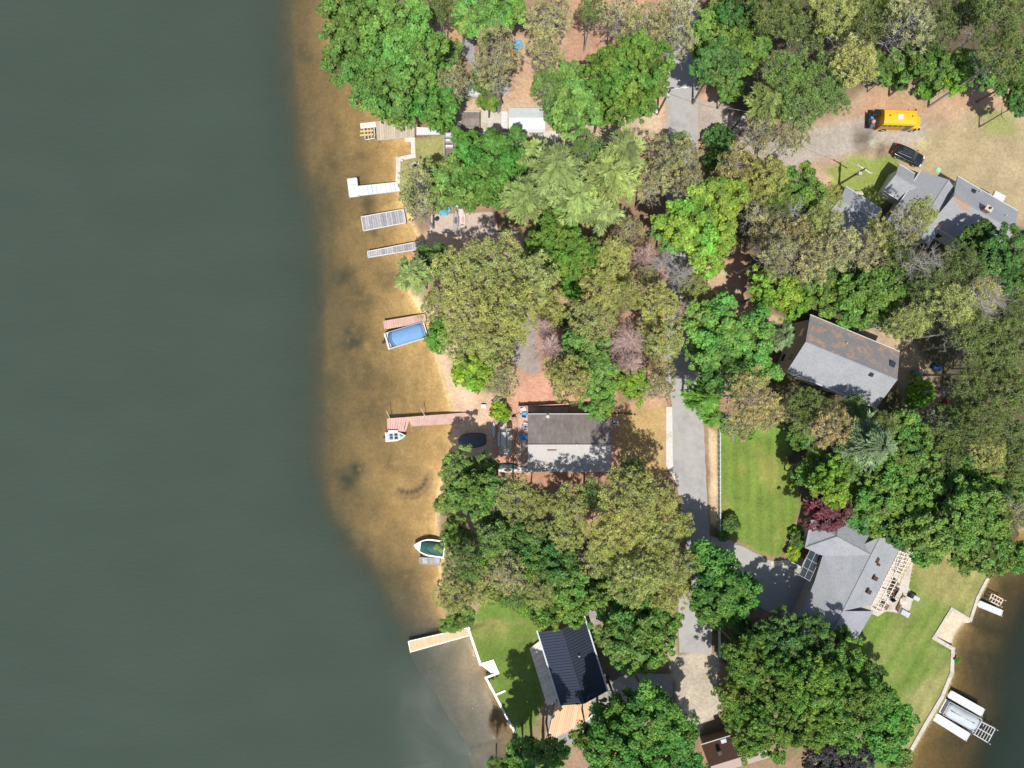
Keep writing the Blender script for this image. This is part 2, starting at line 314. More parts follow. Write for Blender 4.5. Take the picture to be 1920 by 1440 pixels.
def paint(x, y, h, ins, dsh):
    c = np.empty(x.shape + (3,)); c[:] = WOOD
    n1 = vnoise(x, y, 6, 21, 4); n2 = vnoise(x, y, 2, 31, 3)
    c *= (1 + .25 * n1)[..., None]
    gpatch = smooth(vnoise(x, y, 9, 41, 4), .1, .35)[..., None] * .5
    c = c * (1 - gpatch) + np.array((.13, .15, .055)) * gpatch
    for poly, cc, fe, wob in ZONES:
        s = sdf(x, y, poly) + wob * (n2 * .7 + n1 * .3) * 1.0
        w = smooth(s, -fe, fe)[..., None]; c = c * (1 - w) + np.array(cc) * w
    # mowing stripes on the big lawn, worn patches on every lawn
    sb = smooth(sdf(x, y, toW(LAWNS['big'][0], G)), 0, .5)
    c *= (1 + sb * .09 * np.sin((x + .03 * y) * 2 * math.pi / 1.5))[..., None]
    wr = sb * smooth(vnoise(x * 1.8, y * .7, 4, 61, 3), .0, .5) * .4
    c = c * (1 - wr[..., None]) + np.array((.34, .27, .09)) * wr[..., None]
    se = smooth(sdf(x, y, toW(LAWNS['east'][0], G)), 0, .5); u = x * .86 - y * .5 ; v = x * .5 + y * .86
    c *= (1 + se * .08 * np.sin(u * 2 * math.pi / 1.6))[..., None]
    wr = se * smooth(vnoise(u * 1.8, v * .6, 5, 66, 3), .0, .5) * .35
    c = c * (1 - wr[..., None]) + np.array((.30, .27, .11)) * wr[..., None]
    wr = smooth(sdf(x, y, toW(LAWNS['west'][0], G)), 0, .5) * smooth(y, -36, -29) * smooth(vnoise(x, y, 3, 67, 3) + .25, .0, .5) * .8
    c = c * (1 - wr[..., None]) + np.array((.36, .27, .12)) * wr[..., None]
    # wet sand along the water
    isr = (x > 40) & (y < 0)
    sand = np.where(isr[..., None], np.array((.33, .24, .115)), np.array((.64, .46, .235)) * (1 - .30 * smooth(-y, 24, 33))[..., None])
    sandn = sand * (1 + .16 * vnoise(x * 1.6, y * .8, 2.5, 71, 4) + .14 * n1 + .22 * vnoise(x * 2.2, y * .6, 7, 73, 3) + .10 * vnoise(x, y, .7, 75, 3))[..., None]
    dk = smooth(vnoise(x * 1.5, y * .55, 6, 77, 4), .12, .5) * .38; sandn = sandn * (1 - dk[..., None]) + np.array((.16, .135, .085)) * dk[..., None]
    w = np.where(ins, smooth(-dsh, -1.0, -.1) * (h < .35), 1.0)[..., None]
    c = c * (1 - w) + sandn * w
    pale = np.exp(-((x - P(765, 0, 0).x) / .5 - 1.1 * vnoise(x * 0, y, 3, 81, 3)) ** 2) * smooth(y, -4, -2) * smooth(-y, -9, -4) * smooth(vnoise(x, y, .8, 82, 3), -.3, .4)
    c = c * (1 - .55 * pale[..., None]) + np.array((.85, .68, .36)) * .55 * pale[..., None]
    for (q, r, s) in WEED:
        p = P(q[0], q[1], 0)
        d = np.hypot(x - p.x, y - p.y) / r + .55 * vnoise(x, y, 1.3, 91, 4)
        m = (np.exp(-np.maximum(d, 0) ** 2 * 1.4) * s * (~ins)) * smooth(vnoise(x, y, .9, 93, 3), -.75, .0); m = np.minimum(m * 1.35, .95); c = c * (1 - m[..., None]) + np.array((.10, .095, .07)) * m[..., None]
    p = P(765, 892, 0); rr = np.hypot(x - p.x, y - p.y); an = np.arctan2(y - p.y, x - p.x)
    for ra, wd, st in ((2.55, .42, 1.0), (3.3, .25, .5)):
        m = np.exp(-((rr - ra - .25 * np.sin(an)) / wd) ** 2) * smooth(-an, .0 - .4, .3) * smooth(an, -2.5, -2.0) * (.8 + .2 * np.sin(an * 22)) * st * (~ins)
        c = c * (1 - m[..., None]) + np.array((.10, .095, .075)) * m[..., None]
    # ash of old bonfires
    for q, r, s, cc in (((1622, 264), 1.7, .95, (.15, .12, .095)), ((1655, 282), 1.1, .95, (.09, .08, .07)), ((1636, 268), .75, .75, (.42, .42, .34)), ((1650, 287), 1.15, .0, (0, 0, 0)), ((1730, 270), .8, .5, (.55, .5, .26)), ((1630, 295), .6, .3, (.5, .45, .3))):
        p = P(q[0], q[1]); d = np.hypot(x - p.x, y - p.y) / r + .6 * vnoise(x, y, 1.0, 95, 3)
        m = np.exp(-np.maximum(d, 0) ** 2 * 1.5) * s; c = c * (1 - m[..., None]) + np.array(cc) * m[..., None]
    return np.clip(c, .01, .9)

def grid_mesh(name, X, Y, Zv, mask, attrs, m):
    ny, nx = X.shape; ids = np.arange(nx * ny).reshape(ny, nx)
    f = np.stack([ids[:-1, :-1], ids[:-1, 1:], ids[1:, 1:], ids[1:, :-1]], -1)[mask]
    used = np.unique(f); rem = np.zeros(nx * ny, np.int64); rem[used] = np.arange(len(used)); f = rem[f]
    co = np.stack([X.ravel(), Y.ravel(), Zv.ravel()], -1)[used]
    me = bpy.data.meshes.new(name); me.vertices.add(len(co)); me.vertices.foreach_set('co', co.astype(np.float32).ravel())
    me.loops.add(f.size); me.loops.foreach_set('vertex_index', f.ravel().astype(np.int32))
    me.polygons.add(len(f)); me.polygons.foreach_set('loop_start', np.arange(0, f.size, 4, dtype=np.int32))
    try: me.polygons.foreach_set('loop_total', np.full(len(f), 4, np.int32))
    except Exception: pass
    me.update(calc_edges=True); me.polygons.foreach_set('use_smooth', [True] * len(f))
    for an, av in attrs.items():
        if av.ndim == 3:
            a = me.color_attributes.new(an, 'FLOAT_COLOR', 'POINT'); v = av.reshape(-1, 3)[used]
            a.data.foreach_set('color', np.hstack([v, np.ones((len(v), 1))]).astype(np.float32).ravel())
        else:
            a = me.attributes.new(an, 'FLOAT', 'POINT'); a.data.foreach_set('value', av.ravel()[used].astype(np.float32))
    me.materials.append(m); o = bpy.data.objects.new(name, me); col.objects.link(o); o['kind'] = 'structure'
    return o

GM = ground_mat(); WM = water_mat()
STEP = .28
xs = np.arange(-78, 78.01, STEP); ys = np.arange(-58, 58.01, STEP)
# coarser out towards the horizon
ext = lambda a, far: np.concatenate([-np.geomspace(far, -a[0] + 3, 26), a, np.geomspace(a[-1] + 3, far, 26)])
X, Y = np.meshgrid(ext(xs, 1500), ext(ys, 1500))
Hh, INS, DSH = terrain(X, Y)
TERR = Hh + np.where(INS & (DSH > 4), .03 * vnoise(X, Y, 3, 5, 2), 0)
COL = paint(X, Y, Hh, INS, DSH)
cx = (X[:-1, :-1] + X[1:, 1:]) / 2; cy = (Y[:-1, :-1] + Y[1:, 1:]) / 2
hc = np.minimum(np.minimum(Hh[:-1, :-1], Hh[1:, 1:]), np.minimum(Hh[:-1, 1:], Hh[1:, :-1]))
done = hc < 0
grid_mesh('lake_bed', X, Y, TERR, done, {'tint': COL}, GM)
for k, (poly, _, _) in LAWNS.items():
    m = inside(cx, cy, toW(poly, G)) & ~done; done |= m
    o = grid_mesh('lawn', X, Y, TERR, m, {'tint': COL}, GM)
for (nm, poly, _, _, _) in AREAS:
    m = inside(cx, cy, toW(poly, G)) & ~done; done |= m; grid_mesh(nm, X, Y, TERR, m, {'tint': COL}, GM)
for nm, poly in (('beach', BEACH), ('beach', NICHE)):
    m = inside(cx, cy, toW(poly, .4)) & ~done; done |= m; grid_mesh(nm, X, Y, TERR, m, {'tint': COL}, GM)
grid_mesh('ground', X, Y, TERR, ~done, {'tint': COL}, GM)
wmask = hc < .02
right_side = (X > 30)
for nm, side in (('lake_water', cx < 30), ('lake_water', cx >= 30)):
    murk = np.where(right_side, .6, 0.0)
    grid_mesh(nm, X, Y, np.zeros_like(X), wmask & side, {'depth': np.maximum(-Hh, 0) * np.where(right_side, 1.1, 1), 'murk': murk}, WM)

# sheets laid on the ground
def sheet(name, pts, z, m, jit=.12, step=.5, seed=0, th=None):
    rnd = random.Random(seed); out = []
    W = [P(a, b, z) for a, b in pts]
    for a, b in zip(W, W[1:] + W[:1]):
        n = max(1, int((b - a).length / step))
        for i in range(n):
            q = a.lerp(b, i / n); out.append((q.x + rnd.uniform(-jit, jit), q.y + rnd.uniform(-jit, jit)))
    mb = MB(); mb.prism(out, z - (th or .05), z); o = mb.build(name, m); o['kind'] = 'structure'; return o
# ------------------------------------------------------------------ materials in use
M = {}
M['asphalt'] = mat('asphalt', (.37, .36, .345), .9, ns=1.2, na=.12, c2=(.31, .30, .295), p_scale=.22, bump=.1)
M['asphalt_old'] = mat('old_asphalt', (.285, .27, .26), .9, ns=2, na=.16, c2=(.36, .31, .26), p_scale=.5)
M['concrete'] = mat('concrete', (.52, .48, .42), .85, ns=3, na=.16, c2=(.42, .37, .31), p_scale=.8)
M['patio_warm'] = mat('warm_paving', (.50, .40, .335), .9, ns=3, na=.14, c2=(.42, .35, .30), p_scale=.8)
M['concrete_pale'] = mat('pale_concrete', (.60, .58, .53), .85, ns=3, na=.12, c2=(.5, .46, .38), p_scale=.6)
M['crack'] = mat('crack_sealer', (.13, .13, .135), .8)
M['gravel'] = mat('crushed_stone', (.46, .44, .38), .95, ns=6, na=.35, c2=(.47, .37, .26), p_scale=.45, p_lo=.45, p_hi=.7)
M['white'] = mat('white_paint', (.62, .62, .62), .5, ns=2, na=.06)
M['whitev'] = mat('white_vinyl', (.58, .60, .60), .35, ns=2, na=.05, spec=.6)
M['alu'] = mat('aluminium', (.60, .65, .68), .4, .0, ns=2, na=.10, spec=.6)
M['steel'] = mat('galvanised_steel', (.55, .56, .57), .4, .3, ns=4, na=.1)
M['dark'] = mat('dark_plastic', (.025, .026, .03), .5)
M['rubber'] = mat('rubber', (.02, .02, .02), .8)
M['glass'] = mat('window_glass', (.03, .04, .05), .08, spec=.8, ns=1, na=.1)
M['greydeck'] = mat('weathered_boards', (.36, .35, .36), .85, ns=3, na=.3)
M['pinkdeck'] = mat('pink_composite_boards', (.58, .38, .32), .7, ns=1.5, na=.14, c2=(.50, .34, .29), p_scale=.7)
M['tandeck'] = mat('tan_composite_boards', (.66, .45, .27), .7, ns=3, na=.1)
M['beigedeck'] = mat('beige_boards', (.50, .42, .33), .8, ns=3, na=.16)
M['wood'] = mat('raw_timber', (.45, .33, .20), .8, ns=6, na=.25)
M['yellowwood'] = mat('pine_timber', (.60, .46, .22), .8, ns=6, na=.2)
M['redwood'] = mat('red_stained_boards', (.46, .26, .19), .8, ns=3, na=.2)
M['polewood'] = mat('pole_timber', (.16, .12, .09), .9, ns=4, na=.25)
M['bark'] = mat('bark', (.19, .155, .13), .95, ns=5, na=.35)
M['barkgrey'] = mat('grey_bark', (.40, .37, .35), .95, ns=5, na=.25)
M['barkpink'] = mat('bare_twigs', (.56, .40, .36), .95, ns=5, na=.25)
M['shingle'] = mat('grey_shingles', (.275, .29, .315), .9, ns=5, na=.22, bump=.4, c2=(.34, .35, .37), p_scale=.45, p_lo=.35, p_hi=.7)
M['shingle_litter'] = mat('grey_shingles_with_needles', (.22, .225, .24), .9, ns=5, na=.22, bump=.4, c2=(.44, .28, .185), p_scale=.85, p_lo=.49, p_hi=.60)
M['shingle_spots'] = mat('grey_shingles_with_rust_litter', (.30, .31, .335), .9, ns=5, na=.2, bump=.4, c2=(.40, .25, .17), p_scale=.33, p_lo=.56, p_hi=.60)
M['shingle_brown'] = mat('brown_grey_shingles', (.26, .23, .215), .9, ns=2.0, na=.28, bump=.4, c2=(.20, .165, .15), p_scale=.5, p_lo=.4, p_hi=.65, streak=(1.5, .35, 1))
M['shingle_pale'] = mat('pale_shingles', (.475, .455, .44), .9, ns=3, na=.1, bump=.3)
M['roof_brown'] = mat('dark_brown_shingles', (.085, .045, .032), .9, ns=4, na=.35, bump=.4)
M['roof_pink'] = mat('pinkish_brown_shingles', (.40, .30, .27), .9, ns=4, na=.12, bump=.3)
M['roof_trailer'] = mat('pale_trailer_roof', (.55, .60, .60), .6, ns=2, na=.10, c2=(.62, .66, .64), p_scale=1.5)
M['metalroof'] = mat('navy_metal_roof', (.045, .055, .085), .35, .25, ns=2, na=.1, spec=.6)
M['siding'] = mat('beige_siding', (.42, .38, .33), .8, ns=2, na=.08)
M['siding_white'] = mat('white_siding', (.66, .65, .63), .7, ns=2, na=.07)
M['siding_brown'] = mat('brown_siding', (.19, .14, .11), .8, ns=2, na=.1)
M['brick'] = mat('brick', (.33, .17, .12), .9, ns=6, na=.2)
M['yellow'] = mat('school_bus_yellow', (.80, .45, .025), .35, ns=1.5, na=.06, spec=.5)
M['carblack'] = mat('black_car_paint', (.020, .022, .027), .22, ns=1, na=.1, spec=.8)
M['carblack2'] = mat('glossy_black_trim', (.013, .014, .016), .3, spec=.7)
M['blue'] = mat('blue_canvas', (.15, .30, .55), .6, ns=2, na=.10)
M['bluefab'] = mat('bright_blue_fabric', (.07, .27, .60), .6, ns=3, na=.1)
M['teal'] = mat('teal_canvas', (.028, .095, .085), .6, ns=2, na=.12)
M['greyc'] = mat('grey_canvas', (.46, .50, .53), .55, ns=1.5, na=.12)
M['greytarp'] = mat('charcoal_tarpaulin', (.11, .12, .14), .6, ns=2, na=.25)
M['green'] = mat('green_plastic', (.05, .30, .18), .4)
M['greenpale'] = mat('pale_green_plastic', (.30, .55, .38), .5)
M['red'] = mat('red_plastic', (.50, .05, .05), .5)
M['pinkp'] = mat('pink_plastic', (.75, .30, .28), .5)
M['yellowp'] = mat('yellow_plastic', (.80, .60, .10), .5)
M['cyan'] = mat('light_blue_plastic', (.10, .42, .60), .4)
M['amber'] = mat('amber_lens', (.8, .3, .02), .3)
M['lamp'] = mat('clear_lens', (.8, .8, .78), .1, spec=.8)
M['redlens'] = mat('red_lens', (.4, .02, .02), .2)
M['cream'] = mat('cream_cushion', (.75, .66, .56), .7)

# ------------------------------------------------------------------ road and drives
ROAD = [(1270, -60), (1266, 0), (1252, 60), (1249, 110), (1250, 200), (1250, 300), (1250, 420), (1250, 560), (1250, 700), (1261, 765), (1262, 870), (1272, 925), (1285, 985), (1290, 1060), (1272, 1130), (1273, 1224),
        (1334, 1226), (1335, 1150), (1334, 1040), (1327, 950), (1322, 860), (1319, 790), (1316, 700), (1312, 560), (1310, 420), (1309, 300), (1309, 200), (1306, 100), (1308, 30), (1308, -60)]
sheet('road', ROAD, G + .045, M['asphalt'], .05, .8, 1)
sheet('road_edge', [(1249, 763), (1261, 763), (1262, 870), (1268, 905), (1256, 885), (1249, 872)], G + .041, M['concrete_pale'], .02, 1, 2)
sheet('driveway', [(1334, 1005), (1368, 1012), (1402, 1030), (1446, 1052), (1500, 1050), (1524, 1058), (1512, 1078), (1540, 1100), (1500, 1172), (1480, 1166), (1425, 1138), (1380, 1130), (1334, 1110)], G + .036, M['asphalt'], .08, .6, 4)
sheet('path', [(1446, 1052), (1478, 1050), (1476, 1028), (1484, 1002), (1500, 990), (1506, 1010), (1494, 1040), (1520, 1054), (1500, 1064), (1446, 1060)], G + .044, M['concrete_pale'], .06, .5, 7)
sheet('path', [(868, 58), (882, 62), (898, 120), (890, 132), (878, 118), (864, 92)], G + .04, M['asphalt_old'], .05, .5, 8)
sheet('path', [(1100, 1140), (1122, 1120), (1126, 1168), (1104, 1180)], G + .04, M['asphalt_old'], .2, .5, 9)
sheet('patio', [(808, 402), (850, 400), (928, 398), (935, 440), (900, 444), (870, 448), (840, 442), (806, 436)], G + .04, M['patio_warm'], .06, .6, 10)
sheet('patio', [(934, 785), (970, 772), (972, 852), (936, 852)], G + .04, M['concrete'], .05, .6, 11)
sheet('patio', [(905, 205), (942, 206), (944, 246), (900, 250)], G + .04, M['concrete'], .1, .5, 12)
sheet('patio', [(1000, 246), (1052, 244), (1046, 268), (1000, 268)], G + .04, M['concrete_pale'], .1, .5, 13)
sheet('patio', [(1030, 1325), (1115, 1290), (1180, 1262), (1262, 1262), (1260, 1340), (1180, 1330), (1090, 1395), (1020, 1400)], G + .036, M['asphalt_old'], .12, .6, 14)
# ------------------------------------------------------------------ docks
def planks(mb, A, B, C, D, w=.3, gap=.03, th=.06, var=.12, seed=0):
    """boards laid across the long axis A->B (D->C is the far edge)"""
    rnd = random.Random(seed); L = ((B - A).length + (C - D).length) / 2; n = max(2, int(L / w)); g = gap / L / 2
    for i in range(n):
        a, b = i / n + g, (i + 1) / n - g; t = 1 + rnd.uniform(-var, var); mb.tint(t, t, t)
        mb.slab([A.lerp(B, a), A.lerp(B, b), D.lerp(C, b), D.lerp(C, a)], th)
    mb.tint(1)
def dock(name, label, quads, md, mf, zt=.75, posts=True, w=.3, var=.12, rim=.10, seed=1, rise=.0, group=None, pole_h=0.0):
    W = [[P(a, b, zt) for a, b in q] for q in quads]
    c = sum((p for q in W for p in q), Vector()) / sum(len(q) for q in W); c.z = 0
    t = thing(name, label, 'dock', c, group=group)
    for k, q in enumerate(W):
        mb = MB(); planks(mb, *q, w=w, var=var, seed=seed + k); mb.build('decking', md, t)
        fr = MB()
        for a, b in zip(q, q[1:] + q[:1]):
            d = (b - a).normalized(); n = Vector((-d.y, d.x, 0)) * (rim / 2); z = Vector((0, 0, .022 + .004 * k))
            out = n if (a + n - sum(q, Vector()) / 4).length > (a - n - sum(q, Vector()) / 4).length else -n
            fr.slab([a + z - d * rim * .5, b + z + d * rim * .5, b + z + d * rim * .5 + out * 2, a + z - d * rim * .5 + out * 2], .2)
        fr.build('frame', mf, t)
        if posts:
            L = (q[1] - q[0]).length; n = max(1, int(L / 3))
            for i in range(n + 1):
                for e0, e1 in ((q[0], q[1]), (q[3], q[2])):
                    p = e0.lerp(e1, i / n); p = p + (p - (q[0].lerp(q[1], i / n) + q[3].lerp(q[2], i / n)) / 2).normalized() * .06
                    MB().tube((p.x, p.y, -1.2), (p.x, p.y, zt + .18), .05).build('post', mf, t)
    return t

dock('boat_dock', 'white L shaped dock on the upper shore', [[(652, 336), (656, 369), (672, 367), (668, 334)], [(671, 350), (748, 342), (751, 357), (673, 366)]], M['alu'], M['whitev'], var=.08, w=.6)
dock('boat_dock', 'wide weathered grey dock just below the white L shaped one', [[(678, 407), (756, 393), (760, 417), (682, 432)]], M['greydeck'], M['white'], var=.22, w=.3)
dock('boat_dock', 'narrow weathered grey dock half under a tree shadow', [[(690, 472), (792, 452), (794, 465), (691, 482)]], M['greydeck'], M['white'], var=.2, seed=5)
dock('boat_dock', 'short pink dock alongside the pontoon boat with a blue cover', [[(720, 603), (796, 590), (798, 603), (722, 616)]], M['pinkdeck'], M['pinkdeck'], var=.05)
d = dock('boat_dock', 'long pink dock with a wide end where the small open boat is tied', [[(727, 786), (768, 783), (760, 808), (728, 806)], [(767, 783), (875, 775), (852, 793), (772, 798)]], M['pinkdeck'], M['pinkdeck'], var=.05)
for a, b in (((731, 784), (727, 764)), ((797, 780), (790, 760)), ((728, 807), (728, 815)), ((758, 806), (761, 797)), ((792, 798), (791, 809))):
    pa = P(*a, .75); MB().tube(pa, (pa.x + (b[0] - a[0]) * .05, pa.y - (b[1] - a[1]) * .05, 2.2), .045).build('mooring_pole', M['whitev'], d)
MB().box(P(737, 809, .95), (1.3, .35, .25)).build('bumper', M['whitev'], d)
dock('boat_dock', 'short grey board dock below the moored boat with the green cover', [[(787, 1046), (824, 1048), (824, 1058), (788, 1056)]], M['greydeck'], M['greydeck'], var=.4)
dock('boat_dock', 'tan composite dock with white edging beside the white sea wall', [[(766, 1203), (880, 1177), (883, 1190), (770, 1222)]], M['tandeck'], M['whitev'], var=.05, rim=.08)
t = dock('boat_dock', 'small pale dock on the right hand inlet beside a ladder frame', [[(1836, 1127), (1879, 1145), (1877, 1154), (1833, 1136)]], M['alu'], M['whitev'], var=.08, w=.6)
dock('boat_dock', 'upper of the two parallel white docks beside the covered pontoon boat', [[(1784, 1296), (1845, 1330), (1840, 1342), (1777, 1306)]], M['alu'], M['whitev'], var=.08, w=.6)
dock('boat_dock', 'lower of the two parallel white docks beside the covered pontoon boat', [[(1756, 1338), (1818, 1376), (1811, 1388), (1749, 1349)]], M['alu'], M['whitev'], var=.08, w=.6)
t = dock('wooden_deck', 'tan wooden swimming deck with a pale ramp at the top left shore', [[(706, 229), (776, 225), (776, 256), (708, 262)]], M['beigedeck'], M['beigedeck'], zt=.95, var=.12)
MB().slab([P(675, 231, .9), P(704, 228, .9), P(705, 238, .9), P(676, 241, .9)], .12).build('landing', M['cream'], t)
# boat lifts
def lift(label, corners, mf, bars, zt=.6, bunk=False):
    A, B, C, D = [P(a, b, zt) for a, b in corners]; c = (A + C) / 2; c.z = 0
    t = thing('boat_lift', label, 'boat lift', c)
    mb = MB()
    for a, b in ((A, B), (B, C), (C, D), (D, A)): mb.tube(a, b, .07)
    mb.build('frame', mf, t)
    for i in range(1, bars + 1):
        MB().tube(A.lerp(B, i / (bars + 1)), D.lerp(C, i / (bars + 1)), .045).build('crossbar', mf, t)
    if bunk:
        mb = MB(); mb.tube(A.lerp(D, .5) + Vector((0, 0, .03)), B.lerp(C, .5) + Vector((0, 0, .03)), .06); mb.build('centre_rail', mf, t)
    for p in (A, B, C, D): MB().tube((p.x, p.y, -1.2), (p.x, p.y, zt + .5), .06).build('post', mf, t)
    return t
t = lift('empty boat lift with yellow bunks beside the tan swimming deck', [(682, 238), (701, 236), (703, 259), (685, 262)], M['whitev'], 2)
for y in (245, 252): MB().slab([P(675, y, .8), P(700, y - 2, .8), P(700, y + 1, .8), P(675, y + 3, .8)], .15).build('bunk', M['yellowwood'], t)
lift('small cream ladder frame standing in the water by the pale dock', [(1860, 1113), (1881, 1124), (1874, 1136), (1854, 1126)], M['cream'], 3, bunk=True)
lift('white boat lift rack behind the covered pontoon boat', [(1836, 1351), (1866, 1366), (1852, 1392), (1822, 1374)], M['whitev'], 5, bunk=True, zt=.9)

# ------------------------------------------------------------------ sea walls
def seawall(label, pts, m, w=.35, z=.92, name='sea_wall'):
    W = [P(a, b, z) for a, b in pts]; c = sum(W, Vector()) / len(W); c.z = 0
    t = thing(name, label, 'sea wall', c); cap = MB(); wl = MB()
    for k, (a, b) in enumerate(zip(W, W[1:])):
        d = (b - a).normalized(); n = Vector((-d.y, d.x, 0)); e = d * w * .5; zz = Vector((0, 0, .004 * (k % 2)))
        cap.slab([a - n * w / 2 - e + zz, b - n * w / 2 + e + zz, b + n * w / 2 + e + zz, a + n * w / 2 - e + zz], .08)
        q = .08; wl.prism([(a - n * q)[:2], (b - n * q)[:2], (b + n * q)[:2], (a + n * q)[:2]], -1.0, z - .08 - .004 * (k % 2))
    cap.build('cap', m, t); wl.build('wall_face', m, t); return t
t = seawall('white vinyl sea wall with a step notch below the tan composite dock', [(877, 1176), (901, 1246), (924, 1239), (934, 1262), (911, 1271), (970, 1382)], M['whitev'], .26)
mb = MB()
for i in range(3):
    f = i * .3
    mb.slab([P(905 + i * 3, 1249 + i * 1, .7 - i * .22), P(925, 1241, .7 - i * .22), P(932, 1261, .7 - i * .22), P(913 + i * 3, 1268, .7 - i * .22)], .2)
MB().slab([P(903, 1248, .86), P(924, 1241, .86), P(932, 1261, .86), P(921, 1262, .86)], .1).build('landing', M['alu'], t)
seawall('white low wall stub running inland from the white sea wall', [(932, 1302), (946, 1296)], M['whitev'], .22, .95, 'wall_stub')
seawall('tan capped sea wall upstream of the sandy notch on the right inlet', [(1858, 1074), (1834, 1120), (1820, 1163), (1785, 1142), (1752, 1196)], M['concrete'], .42)
seawall('tan capped sea wall curving along the lower right lawn', [(1752, 1196), (1787, 1217), (1785, 1262), (1766, 1308), (1736, 1358), (1698, 1426), (1690, 1450)], M['concrete'], .5)
seawall('pale concrete sea wall round the small lawn by the white L shaped dock', [(764, 262), (774, 262), (775, 292), (747, 298), (746, 340)], M['concrete_pale'], .6)

# ------------------------------------------------------------------ boats
def boat_frame(c1, c2, z):
    a = P(*c1, z); b = P(*c2, z); c = (a + b) / 2; d = b - a; return c, math.atan2(d.y, d.x), d.length
def pontoon(label, stern, bow, W, cover, zt=1.2, ridge=False):
    c, rz, L = boat_frame(stern, bow, zt); t = thing('pontoon_boat', label, 'boat', (c.x, c.y, 0), rz)
    for s in (-1, 1):
        mb = MB(); mb.tube((-L / 2, s * W * .36, .15), (L / 2 - .5, s * W * .36, .15), .3, .3, 10); mb.tube((L / 2 - .5, s * W * .36, .15), (L / 2 + .1, s * W * .36, .35), .3, .05, 10)
        mb.build('pontoon', M['alu'], t, True, True)
    MB().box((0, 0, .5), (L, W, .12)).build('deck', M['white'], t, True, bevel=.03)
    fence = MB()
    for s in (-1, 1): fence.box((0, s * W * .47, .85), (L * .9, .05, .5))
    fence.box((-L * .45, 0, .85), (.05, W * .9, .5)); fence.box((L * .45, 0, .85), (.05, W * .9, .5)); fence.build('side_panel', M['white'], t, True)
    # canvas pulled over the seats: sagging, higher in the middle
    def sec(x, k, rise):
        w = W * .46 * k; return [(x, -w, .98), (x, -w * .92, 1.12 + rise * .3), (x, -w * .5, 1.2 + rise * .8), (x, 0, 1.22 + rise), (x, w * .5, 1.2 + rise * .8), (x, w * .92, 1.12 + rise * .3), (x, w, .98)]
    n = 12; rings = []
    for i in range(n + 1):
        u = i / n; k = 1 - .25 * max(0, abs(u - .5) - .38) / .12 * .8
        rings.append(sec(-L * .40 + L * .84 * u, k, (.35 if ridge else .12) * math.sin(math.pi * u) * (1 + .18 * math.sin(i * 2.2)) + .0))
    mb = MB(); mb.loft(rings); mb.build('cover', cover, t, True, True)
    if ridge:
        mb = MB(); mb.tube((-L * .3, 0, 1.55), (L * .36, 0, 1.55), .06); mb.build('ridge_seam', M['steel'], t, True)
    else:
        mb = MB(); 
        for xx in (-.405, -.375, -.34): mb.path([(L * (xx + .05 * (y * y)) , y * W * .42, 1.30 - .2 * abs(y) ** 3) for y in [k / 6 for k in range(-6, 7)]], .035)
        mb.build('strap', M['dark'], t, True)
    mo = MB(); mo.box((-L / 2 - .25, 0, .85), (.5, .35, .55), taper=.8); mo.box((-L / 2 - .3, 0, .2), (.18, .15, 1)); mo.build('outboard_motor', M['dark'], t, True, bevel=.05)
    return t
pontoon('pontoon boat under a smooth light blue cover beside the short pink dock', (722, 640), (798, 617), 2.25, M['blue'])
pontoon('pontoon boat under a grey white ridged cover between two white docks', (1840, 1364), (1772, 1327), 2.05, M['greyc'], ridge=True)
def hull(t, L, W, m, H=.75, z0=0.0):
    n = 12; rings = []
    for i in range(n + 1):
        u = i / n; w = W / 2 * (1 - max(0, u - .45) ** 2 / .3025 * .93); keel = -.2 + .45 * max(0, u - .5)
        x = -L / 2 + L * u
        rings.append([(x, -w, z0 + H), (x, -w * .85, z0 + .15), (x, 0, z0 + keel), (x, w * .85, z0 + .15), (x, w, z0 + H)])
    MB().loft(rings).build('hull', m, t, True, False)
    return lambda u, k=1: W / 2 * k * (1 - max(0, u - .45) ** 2 / .3025 * .93)
# open boat
c, rz, L = boat_frame((722, 820), (760, 817), .7); t = thing('open_boat', 'small white open boat with green trimmed bow tied to the long pink dock', 'boat', (c.x, c.y, 0), rz)
wf = hull(t, L, 1.25, M['whitev'], .6)
def ringdeck(name, u0, u1, k0, k1, z, m, L=L, wf=wf, t=t, n=10):
    mb = MB()
    for i in range(n):
        a = u0 + (u1 - u0) * i / n; b = u0 + (u1 - u0) * (i + 1) / n
        for s in (-1, 1):
            q = [(-L / 2 + L * a, s * wf(a, k0), z), (-L / 2 + L * b, s * wf(b, k0), z), (-L / 2 + L * b, s * wf(b, k1), z), (-L / 2 + L * a, s * wf(a, k1), z)]
            mb.slab([Vector(p) for p in q], .05)
    return mb.build(name, m, t, True)
ringdeck('gunwale', 0, 1, 1.03, .74, .64, M['whitev']); ringdeck('floor', .08, .92, .74, 0, .615, M['greyc'])
for x, y, m in ((-.25, .2, 'dark'), (-.25, -.2, 'dark'), (.05, .22, 'dark'), (.05, -.22, 'dark')):
    MB().box((x * L * .8, y, .75), (.42, .3, .28), taper=.85).build('seat', M['dark' if x > 0 else 'greytarp'], t, True, bevel=.04)
MB().add([(L * .22, -.3, .66), (L * .40, 0, .68), (L * .22, .3, .66), (L * .26, 0, .70)], [(0, 1, 3), (1, 2, 3)]).build('bow_trim', M['green'], t, True)
MB().box((-L / 2 - .1, 0, .55), (.3, .28, .5), taper=.8).build('outboard_motor', M['dark'], t, True)
